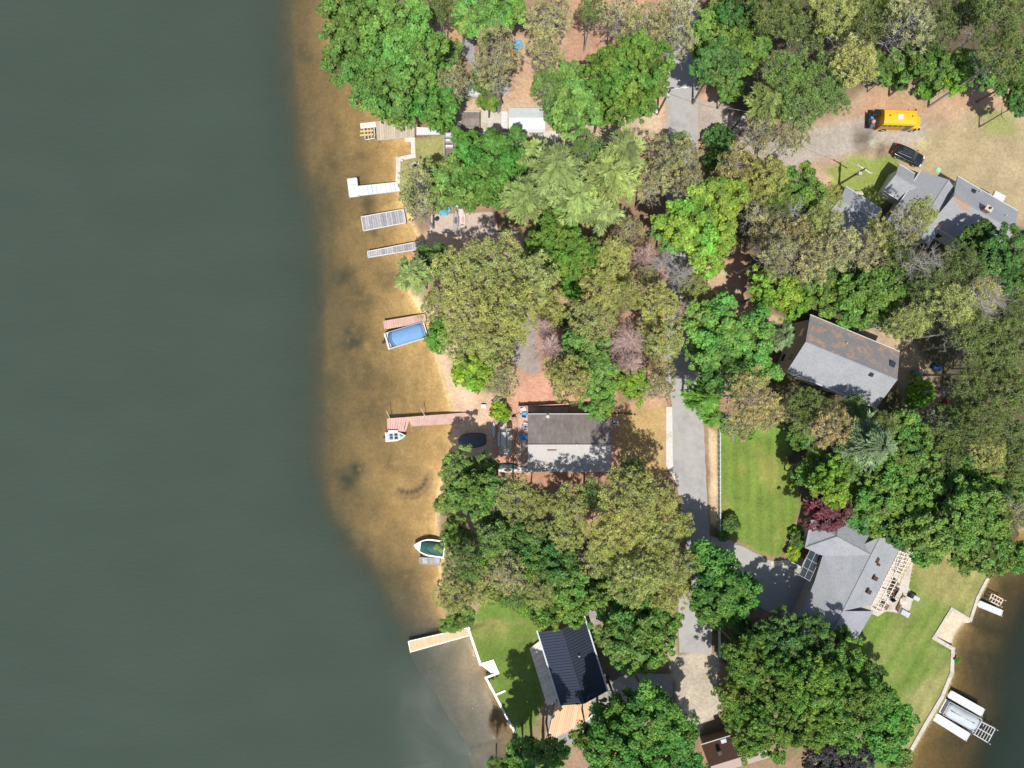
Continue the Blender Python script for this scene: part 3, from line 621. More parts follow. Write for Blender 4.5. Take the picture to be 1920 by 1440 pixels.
# covered runabout
c, rz, L = boat_frame((834, 1031), (776, 1023), .9); t = thing('covered_motorboat', 'white motorboat under a dark green cover half under a tree', 'boat', (c.x, c.y, 0), rz)
wf = hull(t, L, 2.3, M['whitev'], .85)
ringdeck('gunwale', 0, 1, 1.02, .70, .9, M['whitev'], L, wf, t)
rings = []
for i in range(11):
    u = .04 + .74 * i / 10; w = wf(u, .84); x = -L / 2 + L * u; h = .12 + .28 * math.sin(math.pi * min(1, u * 1.2))
    rings.append([(x, -w, .9), (x, -w * .7, .95 + h * .7), (x, 0, .95 + h), (x, w * .7, .95 + h * .7), (x, w, .9)])
MB().loft(rings).build('cover', M['teal'], t, True, True)
mb = MB(); mb.path([(L * (.12 - .35 * y * y), y * .8, 1.33 - .12 * y * y) for y in [k / 6 for k in range(-6, 7)]], .03); mb.build('strap', M['dark'], t, True)

# tarp covered boat on the sand
t = thing('covered_rowing_boat', 'upturned dinghy under a charcoal tarpaulin on the sand in tree shade', 'boat', P(886, 826), R(6))
rings = [[(x, -w, 0), (x, -w * .7, h * .8), (x, 0, h), (x, w * .7, h * .8), (x, w, 0)] for x, w, h in ((-1.9, .35, .25), (-1.5, .8, .55), (-.6, 1.05, .7), (.5, 1.0, .72), (1.3, .9, .6), (1.8, .6, .35))]
MB().loft(rings).build('cover', M['greytarp'], t, True, True)
MB().path([(-1.5, -.83, .05), (-.6, -1.1, .05), (.5, -1.05, .05), (1.3, -.95, .05)], .05).build('rope', M['cream'], t, True)

def kayak(label, px, py, rz, m, L=3.2, W=.75, z=G + .05, cargo=None):
    t = thing('kayak', label, 'kayak', P(px, py, z), R(rz)); n = 12; rings = []
    for i in range(n + 1):
        u = i / n; w = max(.04, W / 2 * math.sin(math.pi * u) ** .6); x = -L / 2 + L * u; s = .12 * abs(u - .5) * 2
        rings.append([(x, w * math.cos(a), .15 + s + (.14 if math.sin(a) > 0 else .17) * math.sin(a)) for a in [2 * math.pi * k / 8 for k in range(8)]])
    MB().loft(rings).build('hull', m, t, True, True)
    mb = MB(); mb.loft([[(.32 * k * math.cos(a) * 1.5, .2 * k * math.sin(a), .30 + .03 * q) for a in [2 * math.pi * i / 12 for i in range(12)]] for k, q in ((1.1, 0), (1, 1))]); mb.build('cockpit', M[cargo or 'dark'], t, True)
    return t
kayak('cream kayak with a pink seat lying on the patio under the big maple', 868, 413, 92, M['cream'], 2.9, .85, cargo='pinkp')
kayak('dark green kayak beside the cream one on the patio', 855, 414, 90, M['greydeck'], 2.9, .8, cargo='greytarp')
kayak('teal kayak with white underside on the sand below the patio', 949, 874, 2, M['teal'], 3.1, .8)
kayak('cream kayak tucked under the teal one', 952, 881, 1, M['cream'], 2.9, .7)
kayak('small white upturned canoe standing by the beach path', 926, 806, 90, M['whitev'], 2.2, .45, cargo='greyc')
# ------------------------------------------------------------------ houses
M['navytarp'] = mat('navy_tarpaulin', (.02, .04, .12), .6, ns=2, na=.2)
def win(mb_frame, mb_glass, p, u, n, w, h):
    """window centred at p on a wall, u along the wall, n outward"""
    z = Vector((0, 0, 1))
    def q(w, h, o, th):
        a = [p + u * (sx * w / 2) + z * (sz * h / 2) + n * o for sx, sz in ((-1, -1), (1, -1), (1, 1), (-1, 1))]
        return a + [v - n * th for v in a]
    F6 = [(0, 1, 2, 3), (7, 6, 5, 4), (0, 4, 5, 1), (1, 5, 6, 2), (2, 6, 7, 3), (3, 7, 4, 0)]
    mb_frame.add(q(w + .16, h + .16, .05, .1), F6); mb_glass.add(q(w, h, .07, .05), F6)
class Gable:
    """rectangle fitted round a ridge line; local x along the ridge"""
    def __init__(s, t, c, ang, L, W, ze, zr, over=.4, ms=None, mr=None, mr2=None, windows=True, th=.16, z0=G, roofname='roof', split=.5):
        s.c = Vector((c[0], c[1], 0)); s.u = Vector((math.cos(ang), math.sin(ang), 0)); s.n = Vector((-s.u.y, s.u.x, 0)); s.L = L; s.W = W; s.ze = ze; s.zr = zr
        Pp = lambda a, b, z: s.c + s.u * a + s.n * b + Vector((0, 0, z))
        s.p = Pp; h = L / 2; w = W / 2; off = W * (split - .5)
        for sg, m in ((1, mr), (-1, mr2 or mr)):
            mb = MB(); mb.slab([Pp(-h, sg * w, ze), Pp(h, sg * w, ze), Pp(h, off, zr), Pp(-h, off, zr)], th); mb.build(roofname, m, t)
        mb = MB(); mb.tube(Pp(-h, off, zr + .01), Pp(h, off, zr + .01), .07, n=5); mb.build('ridge_cap', mr2 or mr, t)
        hi, wi = h - over, w - over; sl = (zr - ze) / w; zt = zr - th * 1.4
        zi = lambda b: zr - abs(b - off) * ((zr - ze) / (w - off if b > off else w + off)) - th * 1.4
        mb = MB(); v = []
        for a in (-hi, hi): v += [Pp(a, -wi, z0 - .1), Pp(a, wi, z0 - .1), Pp(a, wi, zi(wi)), Pp(a, off, zt), Pp(a, -wi, zi(-wi))]
        mb.add(v, [(4, 3, 2, 1, 0), (5, 6, 7, 8, 9), (0, 5, 9, 4), (1, 2, 7, 6), (2, 3, 8, 7), (3, 4, 9, 8), (0, 1, 6, 5)]); mb.build('wall', ms, t)
        gt = MB()
        for sg in (-1, 1): gt.tube(Pp(-h, sg * (w + .06), ze - .08), Pp(h, sg * (w + .06), ze - .08), .075, n=6)
        gt.build('gutter', M['whitev'], t)
        if windows:
            zs = [z0 + 1.5] + ([z0 + 4.1] if ze - z0 > 4.2 else [])
            for z in zs:
                for sg in (-1, 1):
                    k = max(1, int(wi * 2 / 2.6))
                    for i in range(k):
                        f = MB(); g = MB(); b = -wi + 2 * wi * (i + .5) / k
                        win(f, g, Pp(sg * hi, b, z), s.n, s.u * sg, 1.0, 1.1); fo = f.build('window', M['white'], t); g.build('pane', M['glass'], fo)
                    k = max(1, int(hi * 2 / 3.2))
                    for i in range(k):
                        f = MB(); g = MB(); a = -hi + 2 * hi * (i + .5) / k
                        if i == k // 2 and sg == 1 and z == zs[0]:
                            win(f, g, Pp(a, sg * wi, z0 + 1.05), s.u, s.n * sg, .95, 2.0); fo = f.build('door', M['white'], t); g.build('door_panel', M['siding_brown'], fo); continue
                        win(f, g, Pp(a, sg * wi, z), s.u, s.n * sg, 1.1, 1.1); fo = f.build('window', M['white'], t); g.build('pane', M['glass'], fo)
def fit(r1, r2, zr):
    a, b = P(*r1, zr), P(*r2, zr); c = (a + b) / 2; d = b - a; return c, math.atan2(d.y, d.x), d.length
def vents(t, g, items):
    for a, b, kind in items:
        z = g.zr - abs(b) * (g.zr - g.ze) / (g.W / 2); p = g.p(a, b, z)
        if kind == 'pipe': MB().tube(p - Vector((0, 0, .1)), p + Vector((0, 0, .4)), .07).build('vent_pipe', M['whitev'], t)
        elif kind == 'box': MB().box(p + Vector((0, 0, .08)), (.45, .45, .3), math.atan2(g.u.y, g.u.x)).build('roof_vent', M['dark'], t)
        elif kind == 'chimney':
            q = MB().box(p + Vector((0, 0, .35)), (.8, .55, 1.3), math.atan2(g.u.y, g.u.x)).build('chimney', M['brick'], t)
            MB().box(p + Vector((0, 0, 1.05)), (.92, .66, .1), math.atan2(g.u.y, g.u.x)).build('chimney_cap', M['concrete'], q); MB().tube(p + Vector((0, 0, 1.1)), p + Vector((0, 0, 1.45)), .12).build('flue', M['dark'], q)
        elif kind == 'light': MB().box(p + Vector((0, 0, .04)), (.7, .95, .16), math.atan2(g.u.y, g.u.x)).build('skylight', M['glass'], t)

# house with the brown and pale roof halves
t = thing('cottage', 'cottage with a brownish upper roof half and a pale lower half beside the patio', 'house', P(1070, 830))
zr = 6.3; a, b = P(990, 833, zr), P(1147, 833, zr); c = (a + b) / 2
ze = 4.5; wN = P(0, 777, ze).y - c.y; wS = c.y - P(0, 883, ze).y; wd = (wN + wS)
cm = Vector((c.x, c.y + (wN - wS) / 2, 0))
g = Gable(t, cm, math.pi, (b - a).length, wd, ze, zr, ms=M['siding_white'], mr=M['shingle_pale'], mr2=M['shingle_brown'], split=.5 + (wN - wS) / 2 / wd)
vents(t, g, ((-.8, .1, 'pipe'),)); MB().dome((P(1027, 779, 4.6).x, P(1027, 779, 4.6).y - .1, 4.6), .28, .28, .3).build('roof_vent', M['whitev'], t, False, True)
MB().box(P(1035, 845, 6.15), (1.2, .12, .12)).build('ridge_vent', M['roof_pink'], t)
# its deck
def deck(label, pts, m, z=G + .35, w=.28, rail=None, name='wooden_deck', seed=3):
    W = [P(a, b, z) for a, b in pts]; c = sum(W, Vector()) / len(W); t = thing(name, label, 'deck', (c.x, c.y, G))
    mb = MB(); planks(mb, *W[:4], w=w, seed=seed, th=.08); mb.build('decking', m, t)
    mb = MB(); mb.prism([tuple(p[:2]) for p in W[:4]], G - .05, z - .085); mb.build('base', M['wood'], t)
    if rail:
        for (i, j) in rail: railing(t, W[i], W[j], M['white'])
    return t
def railing(t, a, b, m, h=.95, sp=1.6, r=.04):
    mb = MB(); up = Vector((0, 0, h)); n = max(1, int((b - a).length / sp))
    for i in range(n + 1): MB().tube(a.lerp(b, i / n), a.lerp(b, i / n) + up * 1.05, .06, n=4).build('post', m, t)
    for k in (1, .55, .15): mb.tube(a + up * k, b + up * k, r, n=4)
    mb.build('rail', m, t)
deck('pink board deck wrapped round the left end of the cottage with furniture on it', [(972, 775), (1000, 772), (994, 890), (970, 886)], M['pinkdeck'], w=.22)
deck('pink board walkway between the fence and the cottage', [(974, 763), (1065, 763), (1065, 779), (974, 777)], M['pinkdeck'], w=.22, seed=4)
mbs = thing('wooden_steps', 'red timber steps climbing from the beach to the pink deck', 'steps', P(958, 770))
for i in range(5): MB().box(P(953, 762 + i * 5, G + .1 + .07 * i), (1.1, .3, .12)).build('step', M['redwood'], mbs)
mbs = thing('wooden_steps', 'long dark red timber edge steps left of the pink deck', 'steps', P(966, 800))
for i in range(3): MB().box(P(961 + i * 4, 820, G + .08 + .1 * i), (.2, 6.2, .14)).build('step', M['redwood'], mbs)
f = thing('board_fence', 'low brown board fence above the cottage walkway', 'fence', P(1015, 760))
A, B = P(972, 762, G), P(1066, 757, G); n = 30
for i in range(n):
    p = A.lerp(B, (i + .5) / n); 
    if i % 6 == 0: MB().box(p + Vector((0, .08, .65)), (.12, .12, 1.3)).build('post', M['siding_brown'], f)
mb = MB()
for i in range(n): p = A.lerp(B, (i + .5) / n); mb.box(p + Vector((0, 0, .55)), (.27, .05, 1.1))
mb.build('board_panel', M['redwood'], f)
mb = MB(); mb.tube(A + Vector((0, 0, 1.15)), B + Vector((0, 0, 1.15)), .07, n=4); mb.build('top_rail', M['pinkdeck'], f)

# tall house, right of centre
t = thing('two_storey_house', 'tall grey roofed house with rust needle litter on its upper roof half', 'house', P(1560, 670))
c, ang, L = fit((1512, 641), (1684, 712), 8.6); W = 7.6
cc = c
g = Gable(t, (c.x - .1, c.y + .0), ang, L, W, 6.5, 8.6, ms=M['siding'], mr=M['shingle_litter'], mr2=M['shingle'])
vents(t, g, ((5.2, 1.6, 'light'), (-1, 2.0, 'pipe'), (3, -.6, 'box')))
# L shaped house upper right: three linked roofs and a garage
t = thing('rambling_house', 'long grey roofed house with three linked gables below the parked car', 'house', P(1770, 380))
c, ang, L = fit((1678, 336), (1722, 360), 4.4)
g = Gable(t, P(1700, 344, 4.2), R(-31), 3.9, 3.9, 3.6, 4.7, ms=M['siding_white'], mr=M['shingle'], mr2=M['shingle'], windows=False)
c = P(1744, 386, 5.5); g = Gable(t, c, R(57), 7.6, 6.0, 4.3, 6.0, ms=M['siding_white'], mr=M['shingle_spots'], mr2=M['shingle'])
c = P(1842, 402, 6.4); g = Gable(t, c, R(-30), 8.9, 7.0, 4.8, 6.8, ms=M['siding_white'], mr=M['shingle'], mr2=M['shingle_spots'])
vents(t, g, ((-.2, .4, 'chimney'), (-2.0, 2.5, 'box'), (2.8, 1.5, 'pipe'), (-1.2, 2.9, 'pipe')))
MB().box(P(1872, 369, 3.9), (1.5, .9, .35), R(-28)).build('window_bay', M['whitev'], t)
t = thing('garage', 'grey roofed garage partly hidden by pines left of the long house', 'garage', P(1605, 395))
Gable(t, P(1606, 397, 3.9), R(-33), 5.6, 4.6, 3.3, 4.4, ms=M['siding_white'], mr=M['shingle'], windows=True)
t = thing('trellis_arch', 'white timber trellis arch at the corner of the long house', 'trellis', P(1684, 361)); A, B = P(1666, 352, 2.9), P(1702, 373, 2.9)
for k in range(2):
    o = Vector((.25, .35, 0)) * k; mb = MB(); mb.tube(A + o, B + o, .07, n=4); mb.build('beam', M['white'], t)
for i in range(6): p = A.lerp(B, i / 5); MB().tube(p + Vector((-.1, -.1, .05)), p + Vector((.35, .5, .05)), .04, n=4).build('crossbar', M['white'], t)
for p in (A, B): MB().tube((p.x, p.y, G), p, .07, n=4).build('post', M['white'], t)

# grey house lower right with cross wing, pergola
t = thing('grey_house', 'large blue grey shingled house with a cross wing beside the pergola', 'house', P(1590, 1070))
r1, r2 = (1651, 1006), (1580, 1146); zr = 6.1
c, ang, L = fit(r1, r2, zr); a = P(*r1, zr); b = P(*r2, zr); u = (b - a).normalized(); n = Vector((u.y, -u.x, 0))   # n points to the lower left... checked below
if n.x > 0: n = -n
ze = 4.2
def quadp(name, pts, m, th=.16): return MB().slab([Vector(p) for p in pts], th).build(name, m, t)
tr, br = P(1694, 1015, ze), P(1634, 1134, ze)
quadp('roof', [P(1643, 984, ze + .9), tr, br, b, a], M['shingle'])
p0 = P(1632, 1040, zr - .1)
quadp('roof', [a + Vector((0, 0, -.02)), b, P(1556, 1196, 5.4), P(1490, 1182, ze), P(1512, 1128, ze), P(1528, 1088, ze), P(1542, 1044, ze + .3), P(1545, 1041, ze + .35), P(1600, 1030, 5.3)], M['shingle'])
quadp('roof', [b + Vector((0, 0, -.05)), P(1638, 1146, 4.0), P(1604, 1202, 4.0), P(1556, 1196, 5.3)], M['shingle'])
# wing: light lower slope, darker upper slope, hipped end
w0, w1 = P(1569, 1006, 5.9), P(1632, 1040, 6.15)
quadp('wing_roof', [P(1509, 1027, 4.2), w0, w1, P(1545, 1043, 4.5)], M['shingle'])
quadp('wing_roof', [w0, P(1576, 962, 4.2), P(1650, 998, 4.4), w1], M['shingle'])
quadp('wing_roof', [w0, P(1509, 1027, 4.2), P(1520, 975, 4.0), P(1576, 962, 4.2)], M['shingle'])
mb = MB(); mb.tube(w0, w1, .08); mb.tube(a, b, .08); mb.tube(b, P(1556, 1196, 5.45), .08); mb.build('ridge_cap', M['shingle'], t)
foot = [P(x, y, 4.0) for x, y in ((1648, 992), (1688, 1016), (1632, 1130), (1634, 1146), (1602, 1196), (1554, 1190), (1497, 1176), (1518, 1128), (1534, 1088), (1548, 1046), (1515, 1027), (1526, 980), (1576, 968))]
MB().prism([p[:2] for p in foot], G - .1, 3.95).build('wall', M['siding'], t)
for x, y, w_ in ((1641, 1049, .75), (1646, 1058, .35), (1640, 1084, .55), (1628, 1109, .55)):
    p = P(x, y, 5.3); MB().box(p + Vector((0, 0, .1)), (w_, w_, .35), ang).build('roof_vent', M['roof_brown'], t)
# garage bay, small lean-to roof
mb = MB(); mb.slab([P(1540, 1105, 4.35), P(1546, 1111, 4.5), P(1506, 1176, 4.5), P(1496, 1170, 4.1)], .15); mb.build('porch_roof', M['shingle'], t)
mb = MB(); mb.slab([P(1529, 1106, 4.15), P(1540, 1105, 4.35), P(1496, 1172, 4.1), P(1488, 1168, 3.7)], .12); mb.build('porch_roof', M['greyc'], t)
# glazed entrance canopy
o = thing('glazed_canopy', 'dark glazed entrance canopy with a white grid on the grey house front', 'canopy', P(1516, 1063))
q = [P(x, y, 3.6) for x, y in ((1519, 1030), (1539, 1042), (1518, 1089), (1498, 1078))]
MB().slab(q, .06).build('glazing', M['glass'], o)
mb = MB()
for i in range(3): mb.tube(q[0].lerp(q[1], i / 2) + Vector((0, 0, .05)), q[3].lerp(q[2], i / 2) + Vector((0, 0, .05)), .03, n=4)
for i in range(4): mb.tube(q[0].lerp(q[3], i / 3) + Vector((0, 0, .06)), q[1].lerp(q[2], i / 3) + Vector((0, 0, .06)), .03, n=4)
mb.build('grid', M['greyc'], o)
for p in q: MB().tube((p.x, p.y, G), p, .07, n=4).build('post', M['whitev'], o)
o = thing('glazed_canopy', 'small white gridded trellis under the dark red maple', 'canopy', P(1514, 1002))
q = [P(x, y, 3.0) for x, y in ((1514, 990), (1530, 996), (1522, 1014), (1507, 1008))]
mb = MB()
for i in range(4): mb.tube(q[0].lerp(q[1], i / 3), q[3].lerp(q[2], i / 3), .04, n=4); mb.tube(q[0].lerp(q[3], i / 3), q[1].lerp(q[2], i / 3), .04, n=4)
mb.build('grid', M['whitev'], o)
for p in q: MB().tube((p.x, p.y, G), p, .06, n=4).build('post', M['whitev'], o)
# terrace and pergola
sheet('terrace', [(1694, 1020), (1716, 1034), (1704, 1100), (1712, 1124), (1706, 1144), (1690, 1150), (1660, 1146), (1646, 1156), (1630, 1148), (1636, 1132)], G + .07, M['concrete'], .03, .6, 31)
pg = thing('pergola', 'cream timber pergola along the back of the blue grey house', 'pergola', P(1666, 1085))
A, B = P(1686, 1034, 3.2), P(1632, 1140, 3.2); C, D = P(1708, 1040, 3.2), P(1652, 1146, 3.2)
for k, (s, e) in enumerate(((A, B), (C, D), (A.lerp(C, .5), B.lerp(D, .5)))):
    MB().tube(s, e, .08, n=4).build('beam', M['cream'], pg)
for i in range(18):
    f = i / 17; s = A.lerp(B, f); e = C.lerp(D, f); d = (e - s) * .12; z = Vector((0, 0, .13)); MB().tube(s - d + z, e + d * (1 if f > .35 else 2) + z, .05, n=4).build('rafter', M['cream'], pg)
for f in (0, .33, .66, 1):
    for s, e in ((A, B), (C, D)): p = s.lerp(e, f); MB().tube((p.x, p.y, G), p, .08, n=4).build('post', M['cream'], pg)
pg = thing('pergola', 'narrow yellowish pergola edge overgrown with vines at the terrace end', 'pergola', P(1715, 1060))
for k in range(3): MB().tube(P(1700 + k * 8, 1033 + k * 5, 2.6), P(1688 + k * 8 - k * 3, 1096 - k * 12, 2.6), .06, n=4).build('beam', M['yellowwood'], pg)
for k in range(7): MB().tube(P(1698 - k * 1.5, 1038 + k * 8, 2.72), P(1718 - k * 1.5, 1046 + k * 7, 2.72), .04, n=4).build('rafter', M['yellowwood'], pg)
for q in ((1700, 1033), (1716, 1043), (1688, 1096), (1698, 1072)): p = P(*q, 2.6); MB().tube((p.x, p.y, G), p, .06, n=4).build('post', M['yellowwood'], pg)

# navy metal roof
t = thing('metal_roofed_house', 'house with a ribbed navy metal roof and white gutters above the lower driveway', 'house', P(1068, 1250))
zr = 5.6; ze = 4.1
Rt, Rb = P(1053, 1180, zr), P(1092, 1306, zr); Lt, Lb = P(1000, 1178, ze), P(1051, 1300, ze); Et, Eb = P(1093, 1160, ze), P(1133, 1268, ze)
Lb2 = P(1070, 1320, ze + .4)
u = (Rb - Rt).normalized(); n = Vector((-u.y, u.x, 0))
def rib_roof(a, b, c, d, nrib):
    MB().slab([a, b, c, d], .12).build('roof', M['metalroof'], t); mb = MB()
    for i in range(nrib + 1): mb.tube(a.lerp(b, i / nrib) + Vector((0, 0, .03)), d.lerp(c, i / nrib) + Vector((0, 0, .03)), .045, n=4)
    mb.build('standing_seam', M['metalroof'], t)
wl = (Lt - Rt).dot(n); wr = (Et - Rt).dot(n); Ln = (Rb - Rt).length + .9
pt = lambda a, b, z: Vector((Rt.x, Rt.y, 0)) + u * a + n * b + Vector((0, 0, z))
wl = ((Lt - Rt).dot(n) + (Lb - Rb).dot(n)) / 2; wr = ((Et - Rt).dot(n) + (Eb - Rb).dot(n)) / 2; 
rib_roof(pt(0, wl, ze), pt(Ln, wl, ze), pt(Ln, 0, zr), pt(0, 0, zr), 26)
rib_roof(pt(0, 0, zr), pt(Ln, 0, zr), pt(Ln, wr, ze), pt(0, wr, ze), 26)
mb = MB(); mb.tube(pt(0, 0, zr + .04), pt(Ln, 0, zr + .04), .09); mb.build('ridge_cap', M['metalroof'], t)
for wv in (wl, wr):
    e = .08 if wv > 0 else -.08; mb = MB(); mb.tube(pt(-.3, wv + e, ze), pt(Ln + .1, wv + e, ze), .11, n=8); mb.build('gutter', M['alu'], t)
k = .86; MB().prism([pt(.4, wl * k, 0)[:2], pt(Ln - .4, wl * k, 0)[:2], pt(Ln - .4, wr * k, 0)[:2], pt(.4, wr * k, 0)[:2]], G - .1, ze - .02).build('wall', M['siding_brown'], t)
for a_ in (.4, Ln - .4): MB().add([pt(a_, wl * k, ze - .02), pt(a_, wr * k, ze - .02), pt(a_, 0, zr - .2)], [(0, 1, 2)]).build('gable_wall', M['siding_brown'], t)
for i in range(3):
    f = MB(); gg = MB(); win(f, gg, pt(2 + i * 3, wl * k, G + 1.5), u, n * (1 if wl > 0 else -1), 1.3, 1.2); fo = f.build('window', M['white'], t); gg.build('pane', M['glass'], fo)
MB().tube(P(1086, 1231, 5.2), P(1086, 1231, 5.6), .1).build('vent_pipe', M['whitev'], t)
deck('pale timber deck in dappled shade left of the navy metal roof', [(993, 1216), (1026, 1324), (1058, 1308), (1014, 1200)], M['cream'], seed=9, z=G + .5)
deck('tan board deck below the navy metal roofed house', [(1046, 1300), (1112, 1290), (1102, 1352), (1024, 1392)], M['tandeck'], z=G + .5, seed=10)
s = thing('white_steps', 'white steps at the corner of the tan board deck', 'steps', P(1094, 1358))
for i in range(7): MB().box(P(1084 + i * 4, 1364 - i * 3.4, G + .5 - .03 * i), (.10, 1.1, .08), R(-40)).build('step', M['white'], s)

# brown roofed house at the bottom edge
t = thing('brown_roofed_house', 'house with a dark brown and pinkish roof cut by the bottom edge', 'house', P(1380, 1425))
zr = 5.2; ze = 3.6; a, b = P(1333, 1437, zr), P(1398, 1417, zr); u = (b - a).normalized(); n = Vector((-u.y, u.x, 0)); wN = (P(1349, 1386, ze) - a).dot(n)
q = lambda s_, w_, z: Vector((a.x, a.y, 0)) + u * s_ + n * w_ + Vector((0, 0, z)); Ln = 8.0
quadp('roof', [q(-.2, 0, zr), q(-.2, wN, ze), q(Ln, wN, ze), q(Ln, 0, zr)], M['roof_brown'])
quadp('roof', [q(-.2, 0, zr), q(Ln, 0, zr), q(Ln, -wN, ze), q(-.2, -wN, ze)], M['roof_pink'])
MB().prism([q(.2, wN - .4, 0)[:2], q(Ln - .4, wN - .4, 0)[:2], q(Ln - .4, -wN + .4, 0)[:2], q(.2, -wN + .4, 0)[:2]], G - .1, ze).build('wall', M['siding_brown'], t)
MB().tube(q(-.25, wN + .05, ze), q(Ln, wN + .05, ze), .07).build('gutter', M['whitev'], t)
MB().box(q(1.6, 1.1, ze + 1.15), (.5, .5, .4), R(17)).build('roof_vent', M['dark'], t); MB().box(q(2.6, 2.2, ze + .8), (.7, .5, .2), R(17)).build('skylight', M['greyc'], t); MB().box(q(3.9, 1.6, ze + .95), (.6, .5, .2), R(17)).build('skylight', M['greyc'], t)

# top left cluster
t = thing('mobile_home', 'pale grey trailer home with a flat ribbed roof and white steps', 'mobile home', P(990, 225))
zt = 3.4; q = [P(x, y, zt) for x, y in ((953, 203), (1021, 203), (1027, 242), (952, 242))]
cx_ = sum((p for p in q), Vector()) / 4; Lx = (q[1] - q[0]).length; Wy = (q[0] - q[3]).length
Gable(t, (cx_.x, cx_.y), 0, Lx, Wy, 3.2, 3.75, over=.15, ms=M['siding_white'], mr=M['roof_trailer'])
mb = MB(); mb.box(P(989, 245, 2.7), (Lx * .95, .5, .12)); mb.build('awning', M['roof_trailer'], t)
s = thing('white_steps', 'white slatted steps at the left end of the trailer home', 'steps', P(946, 228))
for i in range(5): MB().box(P(946, 214 + i * 6.5, G + .7), (.85, .33, .07)).build('tread', M['white'], s)
MB().box(P(946, 227, G + .3), (.8, 2.4, .55)).build('stringer', M['white'], s)
t = thing('flat_roofed_cabin', 'cabin with a dark grey flat roof and white railed porch under the big maple', 'house', P(905, 275))
z = 3.6; q = [P(x, y, z) for x, y in ((851, 254), (990, 252), (992, 300), (851, 304))]
MB().slab(q, .2).build('roof', M['shingle_brown'], t)
MB().prism([tuple((p + (sum(q, Vector()) / 4 - p) * .06)[:2]) for p in q], G - .1, z - .19).build('wall', M['siding_white'], t)
MB().slab([P(846, 250, z + .05), P(992, 248, z + .05), P(992, 252, z + .05), P(846, 254, z + .05)], .2).build('fascia', M['white'], t)
dk = deck('dark porch with white furniture and railing at the left of the flat roofed cabin', [(834, 246), (853, 246), (853, 292), (834, 294)], M['siding_brown'], z=G + .6, w=.25, rail=((0, 3), (0, 1)))
for y in (257, 266, 277): 
    b_ = thing('porch_bench', {257: 'topmost white bench on the dark porch', 266: 'middle white bench on the dark porch', 277: 'lowest white bench on the dark porch'}[y], 'bench', P(843, y, G + .62))
    MB().box((0, 0, .42), (1.0, .45, .06)).build('seat', M['white'], b_, True); MB().box((0, -.22, .65), (1.0, .05, .5)).build('backrest', M['white'], b_, True)
    for sx in (-1, 1): MB().box((sx * .45, 0, .2), (.06, .4, .4)).build('leg', M['white'], b_, True)
t = thing('garden_shed', 'small brown grey roofed shed above the porch railing', 'shed', P(881, 227)); Gable(t, P(882, 222, 2.9), 0, 2.4, 1.9, 2.6, 3.0, over=.15, ms=M['siding_white'], mr=M['shingle_brown'], windows=False)
t = thing('garden_shed', 'long dark lean-to roof between the maple and the porch railing', 'shed', P(860, 240)); Gable(t, P(866, 238, 2.6), 0, 4.6, 1.4, 2.4, 2.7, over=.1, ms=M['siding_white'], mr=M['shingle_brown'], windows=False)
t = thing('dock_box', 'flat white storage platform beside the tan swimming deck', 'storage box', P(803, 246)); MB().slab([P(781, 238, 1.4), P(824, 240, 1.4), P(826, 252, 1.4), P(781, 253, 1.4)], .1).build('lid', M['white'], t)
MB().prism([P(783, 240, 1.3)[:2], P(822, 242, 1.3)[:2], P(823, 251, 1.3)[:2], P(783, 251, 1.3)[:2]], G - .05, 1.29).build('box_body', M['beigedeck'], t)
t = thing('porch', 'brick red porch with white rails at the right end of the cabin', 'porch', P(1000, 290)); MB().slab([P(990, 262, 1.1), P(1008, 262, 1.1), P(1010, 300, 1.1), P(990, 302, 1.1)], .3).build('platform', M['redwood'], t); railing(t, P(1008, 262, 1.1), P(1010, 300, 1.1), M['white']); railing(t, P(1010, 300, 1.1), P(990, 302, 1.1), M['white'])
# fences
def rail_fence(label, a, b, m, n, h=1.0, name='rail_fence'):
    A, B = P(*a), P(*b); t = thing(name, label, 'fence', (A + B) / 2)
    for i in range(n + 1): p = A.lerp(B, i / n); MB().box(p + Vector((0, 0, h / 2)), (.13, .13, h + .1)).build('post', m, t)
    for k in (1, .6, .25): MB().tube(A + Vector((0, 0, h * k)), B + Vector((0, 0, h * k)), .055, n=4).build('rail', m, t)
rail_fence('long white rail fence between the road verge and the mown lawn', (1346.5, 811), (1347, 993), M['alu'], 18)
rail_fence('short white rail fence under the trees at the end of the road', (1346, 1172), (1347, 1226), M['whitev'], 6)
rail_fence('thin white pipe fence at the edge of the beach pines', (917, 440), (970, 438), M['white'], 5)
rail_fence('thin white pipe fence running down from the beach pines', (917, 442), (917, 480), M['white'], 4)
rail_fence('low timber rail beside the terrace pergola', (1692, 1116), (1679, 1142), M['wood'], 3, .8)

# ------------------------------------------------------------------ utility poles
def pole(label, base, h, arm=None, lamp=False):
    p = P(*base); t = thing('utility_pole', label, 'utility pole', p)
    MB().tube(p, p + Vector((0, 0, h)), .16, .11, 8).build('pole', M['polewood'], t)
    if arm is not None:
        c = p + Vector((0, 0, h - .4)); d = Vector((math.cos(R(arm)), math.sin(R(arm)), 0)) * 1.1; MB().tube(c - d, c + d, .07, n=4).build('crossarm', M['cream'], t)
        for k in (-.9, 0, .9): MB().tube(c + d * k, c + d * k + Vector((0, 0, .25)), .06).build('insulator', M['white'], t)
    if lamp:
        c = p + Vector((0, 0, h - .3)); MB().tube(c, c + Vector((1.6, .15, .35)), .05).build('lamp_arm', M['alu'], t)
        l = MB(); l.dome((c.x + 1.75, c.y + .16, c.z + .25), .38, .17, .16); l.build('lamp_head', M['white'], t, False, True)
    MB().box(p + Vector((-.05, -.25, h - 1.5)), (.4, .4, .6)).build('transformer', M['steel'], t)
    return p + Vector((0, 0, h))
a = pole('wooden utility pole with a street lamp arm over the road', (1232, 214), 8.2, lamp=True)
b = pole('dark utility pole at the mouth of the upper driveway', (1366, 250), 7.6)
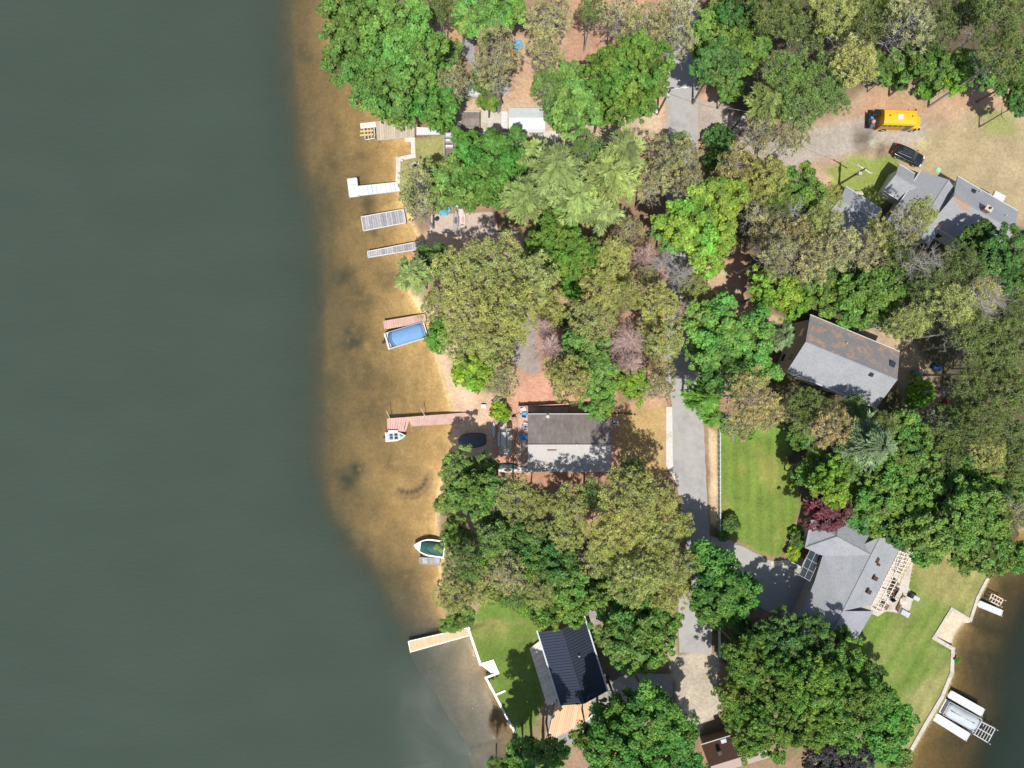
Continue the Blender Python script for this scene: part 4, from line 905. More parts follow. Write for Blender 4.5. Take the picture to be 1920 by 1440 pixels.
c = pole('wooden utility pole with a white crossarm on the grass by the garage', (1573, 346), 7.2, arm=-32)
d = pole('slim dark pole beside the upper driveway under a pale pine', (1416, 287), 4.5)
def wire(label, a, b, sag=.8):
    mb = MB(); pts = [a.lerp(b, i / 16) - Vector((0, 0, sag * 4 * (i / 16) * (1 - i / 16))) for i in range(17)]; mb.path(pts, .018, 4); tag(mb.build('overhead_wire', M['steel']), label, 'wire')
wire('overhead wire crossing the road from the street lamp pole', a, b); wire('overhead wire running from the driveway pole to the crossarm pole', b, c)

# ------------------------------------------------------------------ vehicles
def wheel(t, x, y, r, w=.24):
    s = 1 if y > 0 else -1
    o = MB().tube((x, y - w / 2, r), (x, y + w / 2, r), r, r, 18).build('tyre', M['rubber'], t, True); MB().tube((x, y + s * w * .45, r), (x, y + s * (w / 2 + .015), r), r * .58, r * .5, 12).build('rim', M['steel'], o, True)
# school bus
c, rz, L = boat_frame((1654, 216), (1727, 219), G + 2); t = thing('school_bus', 'short yellow school bus parked on the dirt clearing', 'bus', (c.x, c.y, G + .05), rz)
t.location = (50.75, 34.75, G + .05); t.rotation_euler = (0, 0, R(-2)); rz = R(-2); L = 5.9; Wb = 2.05; x0, x1 = -2.3, 1.95
def busring(x, k=1.0): 
    w = Wb / 2 * k; return [(x, -w, .45), (x, -w, 1.9), (x, -w * .97, 2.35), (x, -w * .86, 2.55), (x, -w * .45, 2.66), (x, 0, 2.69), (x, w * .45, 2.66), (x, w * .86, 2.55), (x, w * .97, 2.35), (x, w, 1.9), (x, w, .45)]
MB().loft([busring(x) for x in (x0, -1.5, 0, 1.0, x1)]).build('body', M['yellow'], t, True, False)
MB().loft([[(x, -w, .45), (x, -w, h - .15), (x, -w * .8, h), (x, w * .8, h), (x, w, h - .15), (x, w, .45)] for x, w, h in ((x1 + .01, .98, 1.5), (2.6, .92, 1.38), (3.1, .82, 1.22), (3.3, .70, 1.0))]).build('hood', M['yellow'], t, True, False, .03)
MB().add([(x1 + .03, -.92, 1.5), (x1 + .03, .92, 1.5), (x1 + .03 , .9, 2.3), (x1 + .03, -.9, 2.3), (x1 + .22, -.9, 1.44), (x1 + .22, .9, 1.44)], [(4, 5, 2, 3), (0, 4, 3), (1, 2, 5)]).build('windscreen', M['glass'], t, True)
for s in (-1, 1):
    for i in range(5): o = MB().box((-1.95 + i * .70, s * (Wb / 2 + .005), 1.98), (.56, .04, .5)).build('window', M['glass'], t, True)
    MB().box((-.2, s * (Wb / 2 + .01), 1.35), (4.1, .03, .06)).build('rub_rail', M['dark'], t, True); MB().box((-.2, s * (Wb / 2 + .01), .95), (4.1, .03, .06)).build('rub_rail', M['dark'], t, True)
    wheel(t, -1.35, s * (Wb / 2 - .08), .42); wheel(t, 2.5, s * .85, .40)
    MB().tube((3.24, s * .6, .85), (3.34, s * .6, .85), .11, n=10).build('headlight', M['lamp'], t, True)
    o = MB().box((x1 + .25, s * 1.28, 1.75), (.1, .22, .35)).build('mirror', M['dark'], t, True)
    for q in (-.75, .75): pass
MB().box((1.35, -Wb / 2 - .012, 1.4), (.7, .04, 1.7)).build('door', M['glass'], t, True)
MB().box((-.25, -.05, 2.73), (.72, .66, .10)).build('roof_hatch', M['whitev'], t, True, bevel=.03)
for x in (-1.6, 1.3): MB().tube((x, .1, 2.66), (x, .1, 2.78), .09, n=8).build('roof_vent', M['roof_brown'], t, True)
MB().box((3.38, 0, .6), (.12, 1.8, .28)).build('bumper', M['dark'], t, True); MB().box((x0 - .08, 0, .6), (.14, 2.0, .28)).build('bumper', M['dark'], t, True)
for s in (-1, 1):
    for e in (x0 + .0, x1 - .0): MB().tube((e + (.03 if e > 0 else -.04), s * .72, 2.42), (e + (.05 if e > 0 else -.06), s * .72, 2.42), .09, n=10).build('warning_light', M['redlens'], t, True)
# black trailer rack behind the bus with gear on it
o_ = thing('cargo_rack', 'black cargo platform behind the yellow bus loaded with gear', 'cargo rack', t.location, rz)
MB().box((-2.95, .05, .75), (1.2, 2.0, .10)).build('platform', M['dark'], o_, True)
mb = MB()
for y in (-.95, 1.05): mb.tube((-3.55, y, .9), (-2.4, y, 1.5), .05); mb.tube((-3.55, y, .8), (-3.55, y, 1.5), .05)
mb.tube((-3.55, -.95, 1.5), (-3.55, 1.05, 1.5), .05); mb.build('guard_rail', M['dark'], o_, True)
MB().box((-2.85, .75, 1.3), (.8, .7, 1.1)).build('storage_case', M['carblack'], o_, True, bevel=.05); MB().box((-3.1, -.75, 1.0), (.7, .5, .4)).build('storage_case', M['greytarp'], o_, True, bevel=.05)
mb = MB(); mb.dome((-2.9, -.1, .85), .28, .32, .5); tag(mb.build('gear_sack', M['pinkp'], None, True, True), 'rounded pink sack on the cargo platform behind the bus', 'sack'); ob = bpy.data.objects['gear_sack']; ob.location = t.location; ob.rotation_euler = (0, 0, rz)
mb = MB(); mb.box((-3.2, .35, 1.0), (.4, .35, .45)); tag(mb.build('plastic_crate', M['bluefab'], None, True, bevel=.03), 'small blue crate on the cargo platform behind the bus', 'crate'); ob = bpy.data.objects['plastic_crate']; ob.location = t.location; ob.rotation_euler = (0, 0, rz)
# black car
c, rz, L = boat_frame((1676, 275), (1734, 303), G + 1); t = thing('parked_car', 'black estate car with a long glass roof parked by the ash circles', 'car', (c.x, c.y, G + .05), rz); t.scale = (.93, .93, .93)
L = 4.7; W = 1.86
def body(x):   # half width, sill, top of the lower body
    u = x / (L / 2); w = W / 2 * (1 - .20 * max(0, abs(u) - .62) ** 2 / .144); h = .92 - (.16 if u > .35 else .02) * max(0, abs(u) - .35) / .65
    if abs(u) > .93: h -= .14
    return w, .28 + .08 * (abs(u) > .9), h
rings = []
for x in np.linspace(-L / 2, L / 2, 17):
    w, z0, h = body(x); rings.append([(x, -w * .94, z0), (x, -w, .55), (x, -w * .95, h - .06), (x, -w * .80, h), (x, 0, h + .03), (x, w * .80, h), (x, w * .95, h - .06), (x, w, .55), (x, w * .94, z0)])
MB().loft(rings).build('body', M['carblack'], t, True, True)
cab = [(-2.12, .66, .93), (-1.75, .64, 1.30), (-1.2, .62, 1.44), (-.4, .62, 1.49), (.25, .61, 1.45), (.62, .60, 1.32), (1.25, .68, .92)]
MB().loft([[(x, -.80 + .02 * abs(x), .88), (x, -w, z - .02 if z > 1 else z), (x, 0, z + .02), (x, w, z - .02 if z > 1 else z), (x, .80 - .02 * abs(x), .88)] for x, w, z in cab]).build('cabin_glass', M['glass'], t, True, True)
MB().loft([[(x, -w, z), (x, -w * .5, z + .035), (x, w * .5, z + .035), (x, w, z)] for x, w, z in ((-1.95, .60, 1.16), (-1.7, .62, 1.34), (-1.15, .60, 1.46), (-.4, .6, 1.51), (.28, .58, 1.47), (.45, .56, 1.42))]).build('roof', M['carblack'], t, True, True)
for x0_, x1_ in ((-.55, .15), (-1.25, -.65)): MB().box(((x0_ + x1_) / 2, 0, 1.545), (x1_ - x0_, .85, .015)).build('roof_glass', M['glass'], t, True)
for s in (-1, 1):
    mb = MB(); mb.tube((-1.7, s * .64, 1.45), (.3, s * .62, 1.55), .022); mb.build('roof_rail', M['steel'], t, True)
    MB().box((.85, s * 1.0, .98), (.14, .2, .14)).build('mirror', M['carblack'], t, True, bevel=.03)
    for x in (-1.42, 1.42): wheel(t, x, s * .83, .34, .22)
    MB().box((2.2, s * .62, .68), (.22, .34, .12)).build('headlight', M['lamp'], t, True); MB().box((-2.28, s * .62, .78), (.12, .32, .16)).build('tail_light', M['redlens'], t, True)
    for x in (-.2, -1.1): MB().box((x, s * .935, .78), (.16, .02, .03)).build('door_handle', M['steel'], t, True)
MB().box((1.75, 0, .915), (.02, 1.1, .012)).build('hood_seam', M['carblack2'], t, True); MB().box((-2.3, 0, .5), (.16, 1.4, .2)).build('bumper', M['carblack2'], t, True)

# ------------------------------------------------------------------ small things about the yards
def chair(label, px, py, rz, m, z=G + .05, name='garden_chair'):
    t = thing(name, label, 'chair', P(px, py, z), R(rz)); MB().box((0, 0, .38), (.55, .55, .06)).build('seat', m, t, True); MB().add([(-.27, .22, .4), (.27, .22, .4), (.27, .42, 1.0), (-.27, .42, 1.0), (-.27, .27, .4), (.27, .27, .4), (.27, .47, 1.0), (-.27, .47, 1.0)], [(0, 1, 2, 3), (7, 6, 5, 4), (0, 3, 7, 4), (1, 5, 6, 2), (3, 2, 6, 7)]).build('backrest', m, t, True)
    for sx in (-1, 1):
        MB().box((sx * .31, .05, .6), (.08, .6, .04)).build('armrest', m, t, True)
        for sy in (-.22, .24): MB().box((sx * .26, sy, .18), (.05, .05, .36)).build('leg', m, t, True)
def table(label, px, py, rz, m, L=1.8, W=.8, z=G + .05, bench=False, h=.74, name='table'):
    t = thing(name, label, 'table', P(px, py, z), R(rz)); mb = MB()
    for i in range(5): mb.box((0, -W / 2 + W * (i + .5) / 5, h), (L, W / 5 - .015, .05))
    mb.build('tabletop', m, t, True)
    for sx in (-1, 1):
        for sy in (-1, 1): MB().box((sx * L * .42, sy * W * .38, h / 2 - .02), (.08, .08, h - .05)).build('leg', m, t, True)
    if bench:
        for sy in (-1, 1): MB().box((0, sy * (W / 2 + .32), .45), (L, .26, .05)).build('bench', m, t, True)
def bin_(label, px, py, m, m2, r=.3, h=1.0, z=G, name='rubbish_bin', cat='bin'):
    t = thing(name, label, cat, P(px, py, z)); MB().disc((0, 0, 0), r * .85, h, 14, r).build('body', m, t, True); MB().dome((0, 0, h), r * 1.08, r * 1.08, .12).build('lid', m2, t, True, True)
def umbrella(label, px, py, m, r=1.1, z=G + .3):
    t = thing('garden_umbrella', label, 'umbrella', P(px, py, z)); MB().tube((0, 0, 0), (0, 0, 2.3), .03).build('pole', M['steel'], t, True)
    v = [(0, 0, 2.5)] + [(r * math.cos(a), r * math.sin(a), 2.1) for a in [2 * math.pi * i / 8 for i in range(8)]]; MB().add(v, [(0, 1 + i, 1 + (i + 1) % 8) for i in range(8)]).build('canopy', m, t, True)
table('white picnic table on the patio by the cottage steps', 944, 823, 90, M['white'], 1.9, .62, bench=True)
table('small dark square table on the cottage patio', 955, 797, 0, M['roof_brown'], .75, .8)
chair('red timber chair at the top of the cottage patio', 964, 788, 10, M['redwood']); chair('dark chair at the left of the cottage patio', 940, 795, 60, M['dark'])
chair('white chair at the top of the pink deck', 981, 768, 200, M['white'], G + .36); chair('white chair halfway along the pink deck', 984, 797, 250, M['white'], G + .36); chair('white chair next to the blue tub on the pink deck', 987, 801, 100, M['white'], G + .36)
chair('dark blue chair beside the top white chair on the pink deck', 983, 776, 170, M['bluefab'], G + .36)
t = thing('paddling_tub', 'round blue paddling tub on the pink deck', 'tub', P(980, 819, G + .36)); MB().disc((0, 0, 0), .5, .35, 20, .55).build('tub_wall', M['cyan'], t, True); MB().disc((0, 0, .30), .5, .06, 20).build('water_fill', M['bluefab'], t, True)
table('long white bench table on the pink deck below the blue tub', 982, 834, 90, M['white'], 1.4, .4, G + .36)
t = thing('cool_box', 'white cool box with dark lid alone on the sand', 'cool box', P(907, 762)); MB().box((0, 0, .22), (.65, .5, .42)).build('box_body', M['whitev'], t, True, bevel=.03); MB().box((0, .02, .47), (.67, .52, .08)).build('lid', M['white'], t, True)
t = thing('storage_bench', 'dark grey storage bench below the patio near the green kayak', 'bench', P(982, 879)); MB().box((0, 0, .25), (1.2, .45, .5)).build('box_body', M['greytarp'], t, True, bevel=.03); MB().box((0, 0, .53), (1.25, .5, .06)).build('lid', M['steel'], t, True)
MBt = thing('folding_chair', 'white and blue folding chair at the right end of the cottage', 'chair', P(1152, 792)); MB().box((0, 0, .4), (.5, .5, .04)).build('seat', M['bluefab'], MBt, True); MB().box((0, -.25, .7), (.5, .04, .6)).build('backrest', M['white'], MBt, True); [MB().tube((sx * .22, -.25, 0), (sx * .22, .25, .4), .02).build('leg', M['steel'], MBt, True) for sx in (-1, 1)]
for i in range(9):
    x, y = 1142 + i * 6.0, 774 + .06 * (i - 3) ** 2 + i * .2
    o = tag(MB().dome((0, 0, 0), .17, .15, .16, 8, 3, .1).build('border_stone', M['roof_brown'], None, True), 'small dark stone in the row edging the dry lawn by the cottage', 'stone', 'stones edging the dry lawn'); o.location = P(x, y, G)
# furniture under the maple
t = thing('garden_swing', 'blue and white striped garden swing under the big maple', 'swing seat', P(862, 388)); mb = MB()
for i in range(6): mb.tint(*((1, 1, 1) if i % 2 else (3.5, 2.2, 1.4))); mb.box((-.75 + i * .3, 0, 1.9), (.3, .95, .05))
mb.build('canopy', M['blue'], t, True); MB().box((0, .1, .5), (1.5, .5, .08)).build('seat', M['bluefab'], t, True)
for sx in (-1, 1): MB().tube((sx * .85, -.5, 0), (sx * .85, 0, 1.88), .035).build('leg', M['white'], t, True); MB().tube((sx * .85, .5, 0), (sx * .85, 0, 1.88), .035).build('leg', M['white'], t, True)
table('small white table below the striped swing', 865, 401, 90, M['white'], 1.0, .6); table('light blue table at the left edge of the maple', 832, 400, 0, M['cyan'], 1.0, .8); chair('light blue chair beside the light blue table', 840, 396, 30, M['cyan'])
chair('bright blue chair above the striped swing', 876, 368, 20, M['bluefab']); chair('second bright blue chair above the striped swing with pink towel', 868, 372, 200, M['bluefab'])
t = thing('standing_grill', 'black kettle grill casting a shadow at the left of the patio', 'grill', P(820, 413)); MB().dome((0, 0, .75), .28, .28, .22).build('lid', M['dark'], t, True, True); MB().disc((0, 0, .55), .15, .2, 12, .28).build('bowl', M['dark'], t, True); [MB().tube((0, 0, .6), (.25 * math.cos(a), .25 * math.sin(a), 0), .02).build('leg', M['steel'], t, True) for a in (0, 2.1, 4.2)]
t = thing('fire_pit', 'round white rimmed fire pit on the small upper lawn', 'fire pit', P(779, 314)); MB().disc((0, 0, 0), .55, .35, 16, .6).build('ring_wall', M['concrete_pale'], t, True); MB().disc((.05, -.1, .34), .38, .03, 14).build('ash_bed', M['dark'], t, True)
t = thing('garden_lamp', 'white round garden lamp at the corner of the sea wall lawn', 'lamp', P(755, 303)); MB().tube((0, 0, 0), (0, 0, .5), .05).build('post', M['white'], t, True); MB().dome((0, 0, .5), .17, .17, .17).build('lamp_globe', M['white'], t, True, True)
# yard behind the tall house
bin_('dark green barrel beside the small bush behind the tall house', 1712, 700, M['greytarp'], M['green'], .42, .9, name='water_barrel', cat='barrel')
t = thing('child_slide', 'green and pink plastic slide by the small bush behind the tall house', 'slide', P(1720, 706)); MB().add([(-.3, -.6, .1), (.3, -.6, .1), (.3, .5, 1.0), (-.3, .5, 1.0)], [(0, 1, 2, 3)]).build('chute', M['green'], t, True); MB().box((0, .7, .5), (.6, .4, 1.0)).build('platform', M['pinkp'], t, True)
t = thing('toy_ring', 'yellow plastic play ring right of the small bush', 'toy', P(1744, 741)); mb = MB(); mb.path([(.5 * math.cos(a), .35 * math.sin(a), .12) for a in [2 * math.pi * i / 12 for i in range(13)]], .12, 6); mb.build('ring_tube', M['yellowp'], t, True, True); MB().box((0, 0, .12), (.4, .3, .2)).build('seat', M['amber'], t, True)
chair('white chair below the small bush behind the tall house', 1717, 762, 30, M['whitev']); chair('red chair in the shade right of the small bush', 1774, 753, 100, M['red'])
t = thing('covered_woodpile', 'low blue tarpaulin covered pile in deep shade behind the tall house', 'tarp pile', P(1756, 688)); MB().dome((0, 0, 0), .9, .6, .5, 12, 4, .1).build('tarpaulin', M['navytarp'], t, True, True)
bin_('teal bin against the lower wall of the tall house', 1557, 736, M['teal'], M['teal'], .35, 1.0); 
bin_('tall grey blue bin at the roadside below the upper driveway', 1317, 262, M['greytarp'], M['steel'], .38, 1.1)
t = thing('septic_cover', 'pale green round cover in the dirt below the black car', 'cover', P(1759, 319)); MB().disc((0, 0, 0), .38, .12, 18, .33).build('cover_disc', M['greenpale'], t, True)
t = thing('dog_house', 'small white kennel on the green patch by the garage', 'kennel', P(1606, 367, G)); MB().box((0, 0, .35), (.8, .7, .7)).build('box_body', M['white'], t, True); MB().add([(-.45, -.42, .68), (.45, -.42, .68), (.45, 0, 1.0), (-.45, 0, 1.0), (.45, .42, .68), (-.45, .42, .68)], [(0, 1, 2, 3), (3, 2, 4, 5)]).build('roof', M['cream'], t, True)
t = thing('trampoline', 'small round blue trampoline among the upper pines', 'trampoline', P(971, 88)); MB().disc((0, 0, .5), .62, .04, 20).build('jumping_mat', M['cyan'], t, True); mb = MB(); mb.path([(.62 * math.cos(a), .62 * math.sin(a), .53) for a in [2 * math.pi * i / 14 for i in range(15)]], .06, 5); mb.build('rim_pad', M['bluefab'], t, True); [MB().tube((.5 * math.cos(a), .5 * math.sin(a), 0), (.5 * math.cos(a), .5 * math.sin(a), .5), .03).build('leg', M['steel'], t, True) for a in (0, 1.57, 3.14, 4.71)]
for lb, x, y, s in (('larger white sheeted heap between the upper pines', 889, 172, 1.2), ('smaller white sheeted heap beside the upper dirt lane', 946, 172, .75)):
    t = thing('sheeted_heap', lb, 'heap', P(x, y)); MB().dome((0, 0, 0), s, s * .8, .9, 12, 4, .13).build('sheet', M['whitev'], t, True, False)
t = thing('mailbox', 'white mailbox on a post by the foot of the street lamp pole', 'mailbox', P(1232, 213)); t.location = P(1228, 215); MB().tube((0, 0, 0), (0, 0, 1), .05).build('post', M['wood'], t, True); MB().box((0, 0, 1.1), (.3, .5, .25)).build('box_body', M['white'], t, True, bevel=.06)
t = thing('timber_post', 'thin post with a cross rail on the upper rust coloured clearing', 'post', P(1086, 66)); MB().tube((0, 0, 0), (0, 0, 1.6), .06).build('post', M['steel'], t, True); MB().box((0, 0, 1.55), (.5, .08, .08)).build('crossbar', M['dark'], t, True)
umbrella('cream umbrella at the corner of the terrace pergola', 1678, 1118, M['cream'], .5, G + .07)
t = thing('terrace_grill', 'grey covered grill on the right edge of the terrace', 'grill', P(1711, 1118)); MB().box((0, 0, .5), (.95, .6, 1.0), R(-28), .9).build('cover', M['greyc'], t, True, bevel=.05); MB().box((-.55, .2, .45), (.3, .5, .9), R(-28)).build('side_shelf', M['dark'], t, True)
t = thing('outdoor_lounger', 'grey lounger at the lower edge of the terrace', 'lounger', P(1692, 1147), R(-30)); MB().box((0, 0, .35), (1.7, .7, .12)).build('cushion', M['greyc'], t, True, bevel=.04); MB().box((-.7, 0, .55), (.35, .7, .3)).build('backrest', M['greytarp'], t, True); [MB().box((sx * .7, sy * .3, .15), (.06, .06, .3)).build('leg', M['steel'], t, True) for sx in (-1, 1) for sy in (-1, 1)]
table('dark slatted table on the terrace under the pergola', 1672, 1106, 60, M['roof_brown'], 1.4, .8, G + .08); table('small dark table at the lower end of the pergola', 1655, 1134, 60, M['siding_brown'], .8, .8, G + .08)
chair('dark chair above the slatted terrace table', 1676, 1094, 20, M['dark'], G + .08); chair('dark chair below the slatted terrace table', 1668, 1118, 200, M['dark'], G + .08)
t = thing('white_locker', 'white locker at the bottom end of the right hand sea wall', 'locker', P(1697, 1417)); MB().box((0, 0, .4), (.8, .5, .8), R(-35)).build('box_body', M['whitev'], t, True, bevel=.03); MB().box((0, 0, .83), (.85, .55, .06), R(-35)).build('lid', M['white'], t, True)
bin_('green bin at the right edge beside the long house', 1917, 442, M['green'], M['green'], .35, 1.0)
# fallen trunks
def log(label, a, b, r=.16, z=G + .16, m='barkgrey'):
    A, B = P(*a, z), P(*b, z); t = thing('fallen_trunk', label, 'log', (A + B) / 2); MB().tube(A, B, r, r * .5, 8).build('stem', M[m], t); 
    for i in range(3): q = A.lerp(B, .4 + .2 * i); d = Vector((random.uniform(-1, 1), random.uniform(-1, 1), .5)); MB().tube(q, q + d, r * .3, .02).build('broken_limb', M[m], t)
log('long pale fallen trunk above the tall house', (1622, 590), (1738, 566)); log('pale fallen trunk by the big boat landing trees', (812, 133), (845, 134), .13)
# ------------------------------------------------------------------ trees
LEAF = leaf_mat('foliage', .28); NEEDLE = leaf_mat('needles', .15)
def leaf_mesh(name, C, T, B, tint, m, tri=False):
    """C centre, T half length vector, B half width vector, all (n,3); one quad (or triangle) each"""
    n = len(C)
    if tri:
        V = np.stack([C - B, C + B, C + 2 * T], 1); k = 3
    else:
        V = np.stack([C - T, C + B * 1.0 - T * .1, C + T, C - B * 1.0 - T * .1], 1); k = 4
    me = bpy.data.meshes.new(name); me.vertices.add(n * k); me.vertices.foreach_set('co', V.astype(np.float32).ravel())
    me.loops.add(n * k); me.loops.foreach_set('vertex_index', np.arange(n * k, dtype=np.int32))
    me.polygons.add(n); me.polygons.foreach_set('loop_start', np.arange(0, n * k, k, dtype=np.int32))
    try: me.polygons.foreach_set('loop_total', np.full(n, k, np.int32))
    except Exception: pass
    me.update(calc_edges=True)
    ca = me.color_attributes.new('tint', 'FLOAT_COLOR', 'POINT'); t = np.repeat(np.hstack([tint, np.ones((n, 1))]), k, 0)
    ca.data.foreach_set('color', t.astype(np.float32).ravel()); me.materials.append(m); return me
def unit(v): return v / np.maximum(np.linalg.norm(v, axis=1, keepdims=True), 1e-9)
def crown_points(r, n, rs, flat=.62, top=1.0, lobes=None, low=.35):
    """clump centres over an irregular dome of radius r"""
    th = rs.rand(n) * 2 * np.pi; u = np.sqrt(rs.rand(n))
    ph = rs.rand(6) * 6.28; lob = 1 + .14 * np.sin(2 * th + ph[0]) + .12 * np.sin(3 * th + ph[1]) + .09 * np.sin(5 * th + ph[2]) + .05 * np.sin(9 * th + ph[3])
    rho = r * u * lob
    z = flat * r * np.sqrt(np.maximum(0, 1 - u ** 2 * .92)) 
    bumps = .16 * r * (np.sin(3.1 * rho / r * np.cos(th) * 2 + ph[4]) * np.sin(2.7 * rho / r * np.sin(th) * 2 + ph[5]))
    z = z + bumps - rs.rand(n) ** 2 * low * r
    return np.stack([rho * np.cos(th), rho * np.sin(th), z], 1)
def frames(N, rs):
    T = unit(np.cross(N, rs.randn(*N.shape))); return T, unit(np.cross(N, T))
def broad(name, r, seed, leaf=.155, cl=.46, dens=1.0, per=96):
    rs = np.random.RandomState(seed); n = int(13 * dens * r * r * (.48 / cl) ** 2 * .62) + 14
    P0 = crown_points(r * .95, n, rs, low=.5); keep = vnoise(P0[:, 0], P0[:, 1], r * .36, seed, 2) > -.42; P0 = P0[keep]; n = len(P0); lf = vnoise(P0[:, 0], P0[:, 1], r * .5, seed + 3, 2); cr = cl * (.65 + .75 * rs.rand(n)); ct = .76 + .42 * rs.rand(n) + .3 * lf; hue = 1 + .38 * vnoise(P0[:, 0], P0[:, 1], r * .7, seed + 5, 2)
    k = np.repeat(np.arange(n), per); m = len(k)
    d = unit(rs.randn(m, 3) + np.array([0, 0, .35])); d[:, 2] = np.where(d[:, 2] < -.45, -d[:, 2], d[:, 2])
    C = P0[k] + d * (cr[k] * (.55 + .5 * rs.rand(m)))[:, None] * np.array([1, 1, .8])
    N = unit(d * 1.1 + .75 * rs.randn(m, 3) + np.array([0, 0, .35])); T, B = frames(N, rs)
    s = leaf * (.6 + .75 * rs.rand(m))[:, None]
    t = ct[k] * (.75 + .5 * rs.rand(m)); t = np.stack([t * (1 + .14 * rs.randn(m)) * hue[k], t, t * (1 + .1 * rs.randn(m))], 1)
    # inner leaves keep the crown closed, their dark tint painting in shade between clumps
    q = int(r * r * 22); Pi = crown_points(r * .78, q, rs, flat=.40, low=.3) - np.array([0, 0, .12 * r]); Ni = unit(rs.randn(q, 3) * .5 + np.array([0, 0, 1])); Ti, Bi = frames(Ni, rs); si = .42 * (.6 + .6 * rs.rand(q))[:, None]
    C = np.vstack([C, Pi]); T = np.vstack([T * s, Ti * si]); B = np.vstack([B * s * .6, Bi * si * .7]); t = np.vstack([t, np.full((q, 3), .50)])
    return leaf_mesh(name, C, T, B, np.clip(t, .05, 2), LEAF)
def pine(name, r, seed, needle=.25, dens=1.0, per=34, sparse=1.0):
    rs = np.random.RandomState(seed); n = int(21 * dens * r * r) + 20
    P0 = crown_points(r * .95, n, rs, flat=.70, low=.45)
    keep = vnoise(P0[:, 0], P0[:, 1], r * .42, seed, 2) > (-.75 if sparse == 1 else -.35); P0 = P0[keep]; n = len(P0)
    ct = .78 + .42 * rs.rand(n) + .3 * vnoise(P0[:, 0], P0[:, 1], r * .45, seed + 2, 3); cr = .75 + .6 * rs.rand(n); warm = rs.rand(n)
    k = np.repeat(np.arange(n), per); m = len(k)
    d = unit(rs.randn(m, 3) + np.array([0, 0, .5])); d[:, 2] = np.abs(d[:, 2]) * .8 + .05; d = unit(d)
    C = P0[k] + rs.randn(m, 3) * .12; L = needle * (.6 + .6 * rs.rand(m)) * cr[k] * .5
    Bv = unit(np.cross(d, rs.randn(m, 3))); T = d * L[:, None]; B = Bv * (.041 * (.7 + .7 * rs.rand(m)))[:, None]
    t = ct[k] * (.75 + .5 * rs.rand(m)); w = warm[k]; t = np.stack([t * (.95 + .13 * w), t, t * (1.03 - .16 * w)], 1)
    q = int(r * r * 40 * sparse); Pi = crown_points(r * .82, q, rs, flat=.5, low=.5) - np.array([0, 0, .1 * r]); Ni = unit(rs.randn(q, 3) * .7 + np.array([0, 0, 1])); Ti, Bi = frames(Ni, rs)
    M1 = np.vstack([C, Pi]); T = np.vstack([T * 1.0, Ti * .15]); B = np.vstack([B, Bi * .17]); t = np.vstack([t, np.full((q, 3), .38)])  # inner filler tinted darker, shadow gaps between tufts put into its colour
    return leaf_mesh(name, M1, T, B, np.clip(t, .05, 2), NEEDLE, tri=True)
def sprays(name, r, seed, nb=60, cone=1.0, per=95, droop=.25, wid=.045, width=.34):
    """conifer of long radial boughs: hemlock, white pine, spruce"""
    rs = np.random.RandomState(seed); CC = []; TT = []; BB = []; tt = []
    for i in range(nb):
        f = (i + .5) / nb; a = i * 2.39996 + rs.rand() * .5; L = r * (.25 + .78 * f ** .8) * (.6 + .6 * rs.rand()); z0 = r * cone * (1.0 - 1.0 * f) + .15 * r * rs.randn(); 
        u = rs.rand(per) ** .75; d = np.array([np.cos(a), np.sin(a), 0]); side = np.array([-np.sin(a), np.cos(a), 0])
        off = rs.randn(per) * width * (.3 + .7 * (1 - u)) * (L / r) * 1.2
        C = d * (u * L)[:, None] + side * off[:, None] + np.array([0, 0, 1]) * (z0 + .12 * r * u - droop * r * u ** 2 - np.abs(off) * .25 + rs.randn(per) * .05)[:, None]
        dirv = unit(d + side * (np.sign(off) * (.55 + .4 * rs.rand(per)))[:, None] + rs.randn(per, 3) * .22)
        CC.append(C); TT.append(dirv * (.17 + .13 * rs.rand(per))[:, None]); BB.append(unit(np.cross(dirv, np.array([0, 0, 1]) + rs.randn(per, 3) * .5)) * (wid * (1 + rs.rand(per)))[:, None])
        b = (.5 + .75 * rs.rand()) * (.62 + .5 * u) * (.8 + .4 * rs.rand(per)); tt.append(np.stack([b * (1 + .06 * rs.randn(per)), b, b], 1))
    return leaf_mesh(name, np.vstack(CC), np.vstack(TT), np.vstack(BB), np.clip(np.vstack(tt), .05, 2), NEEDLE, tri=True)
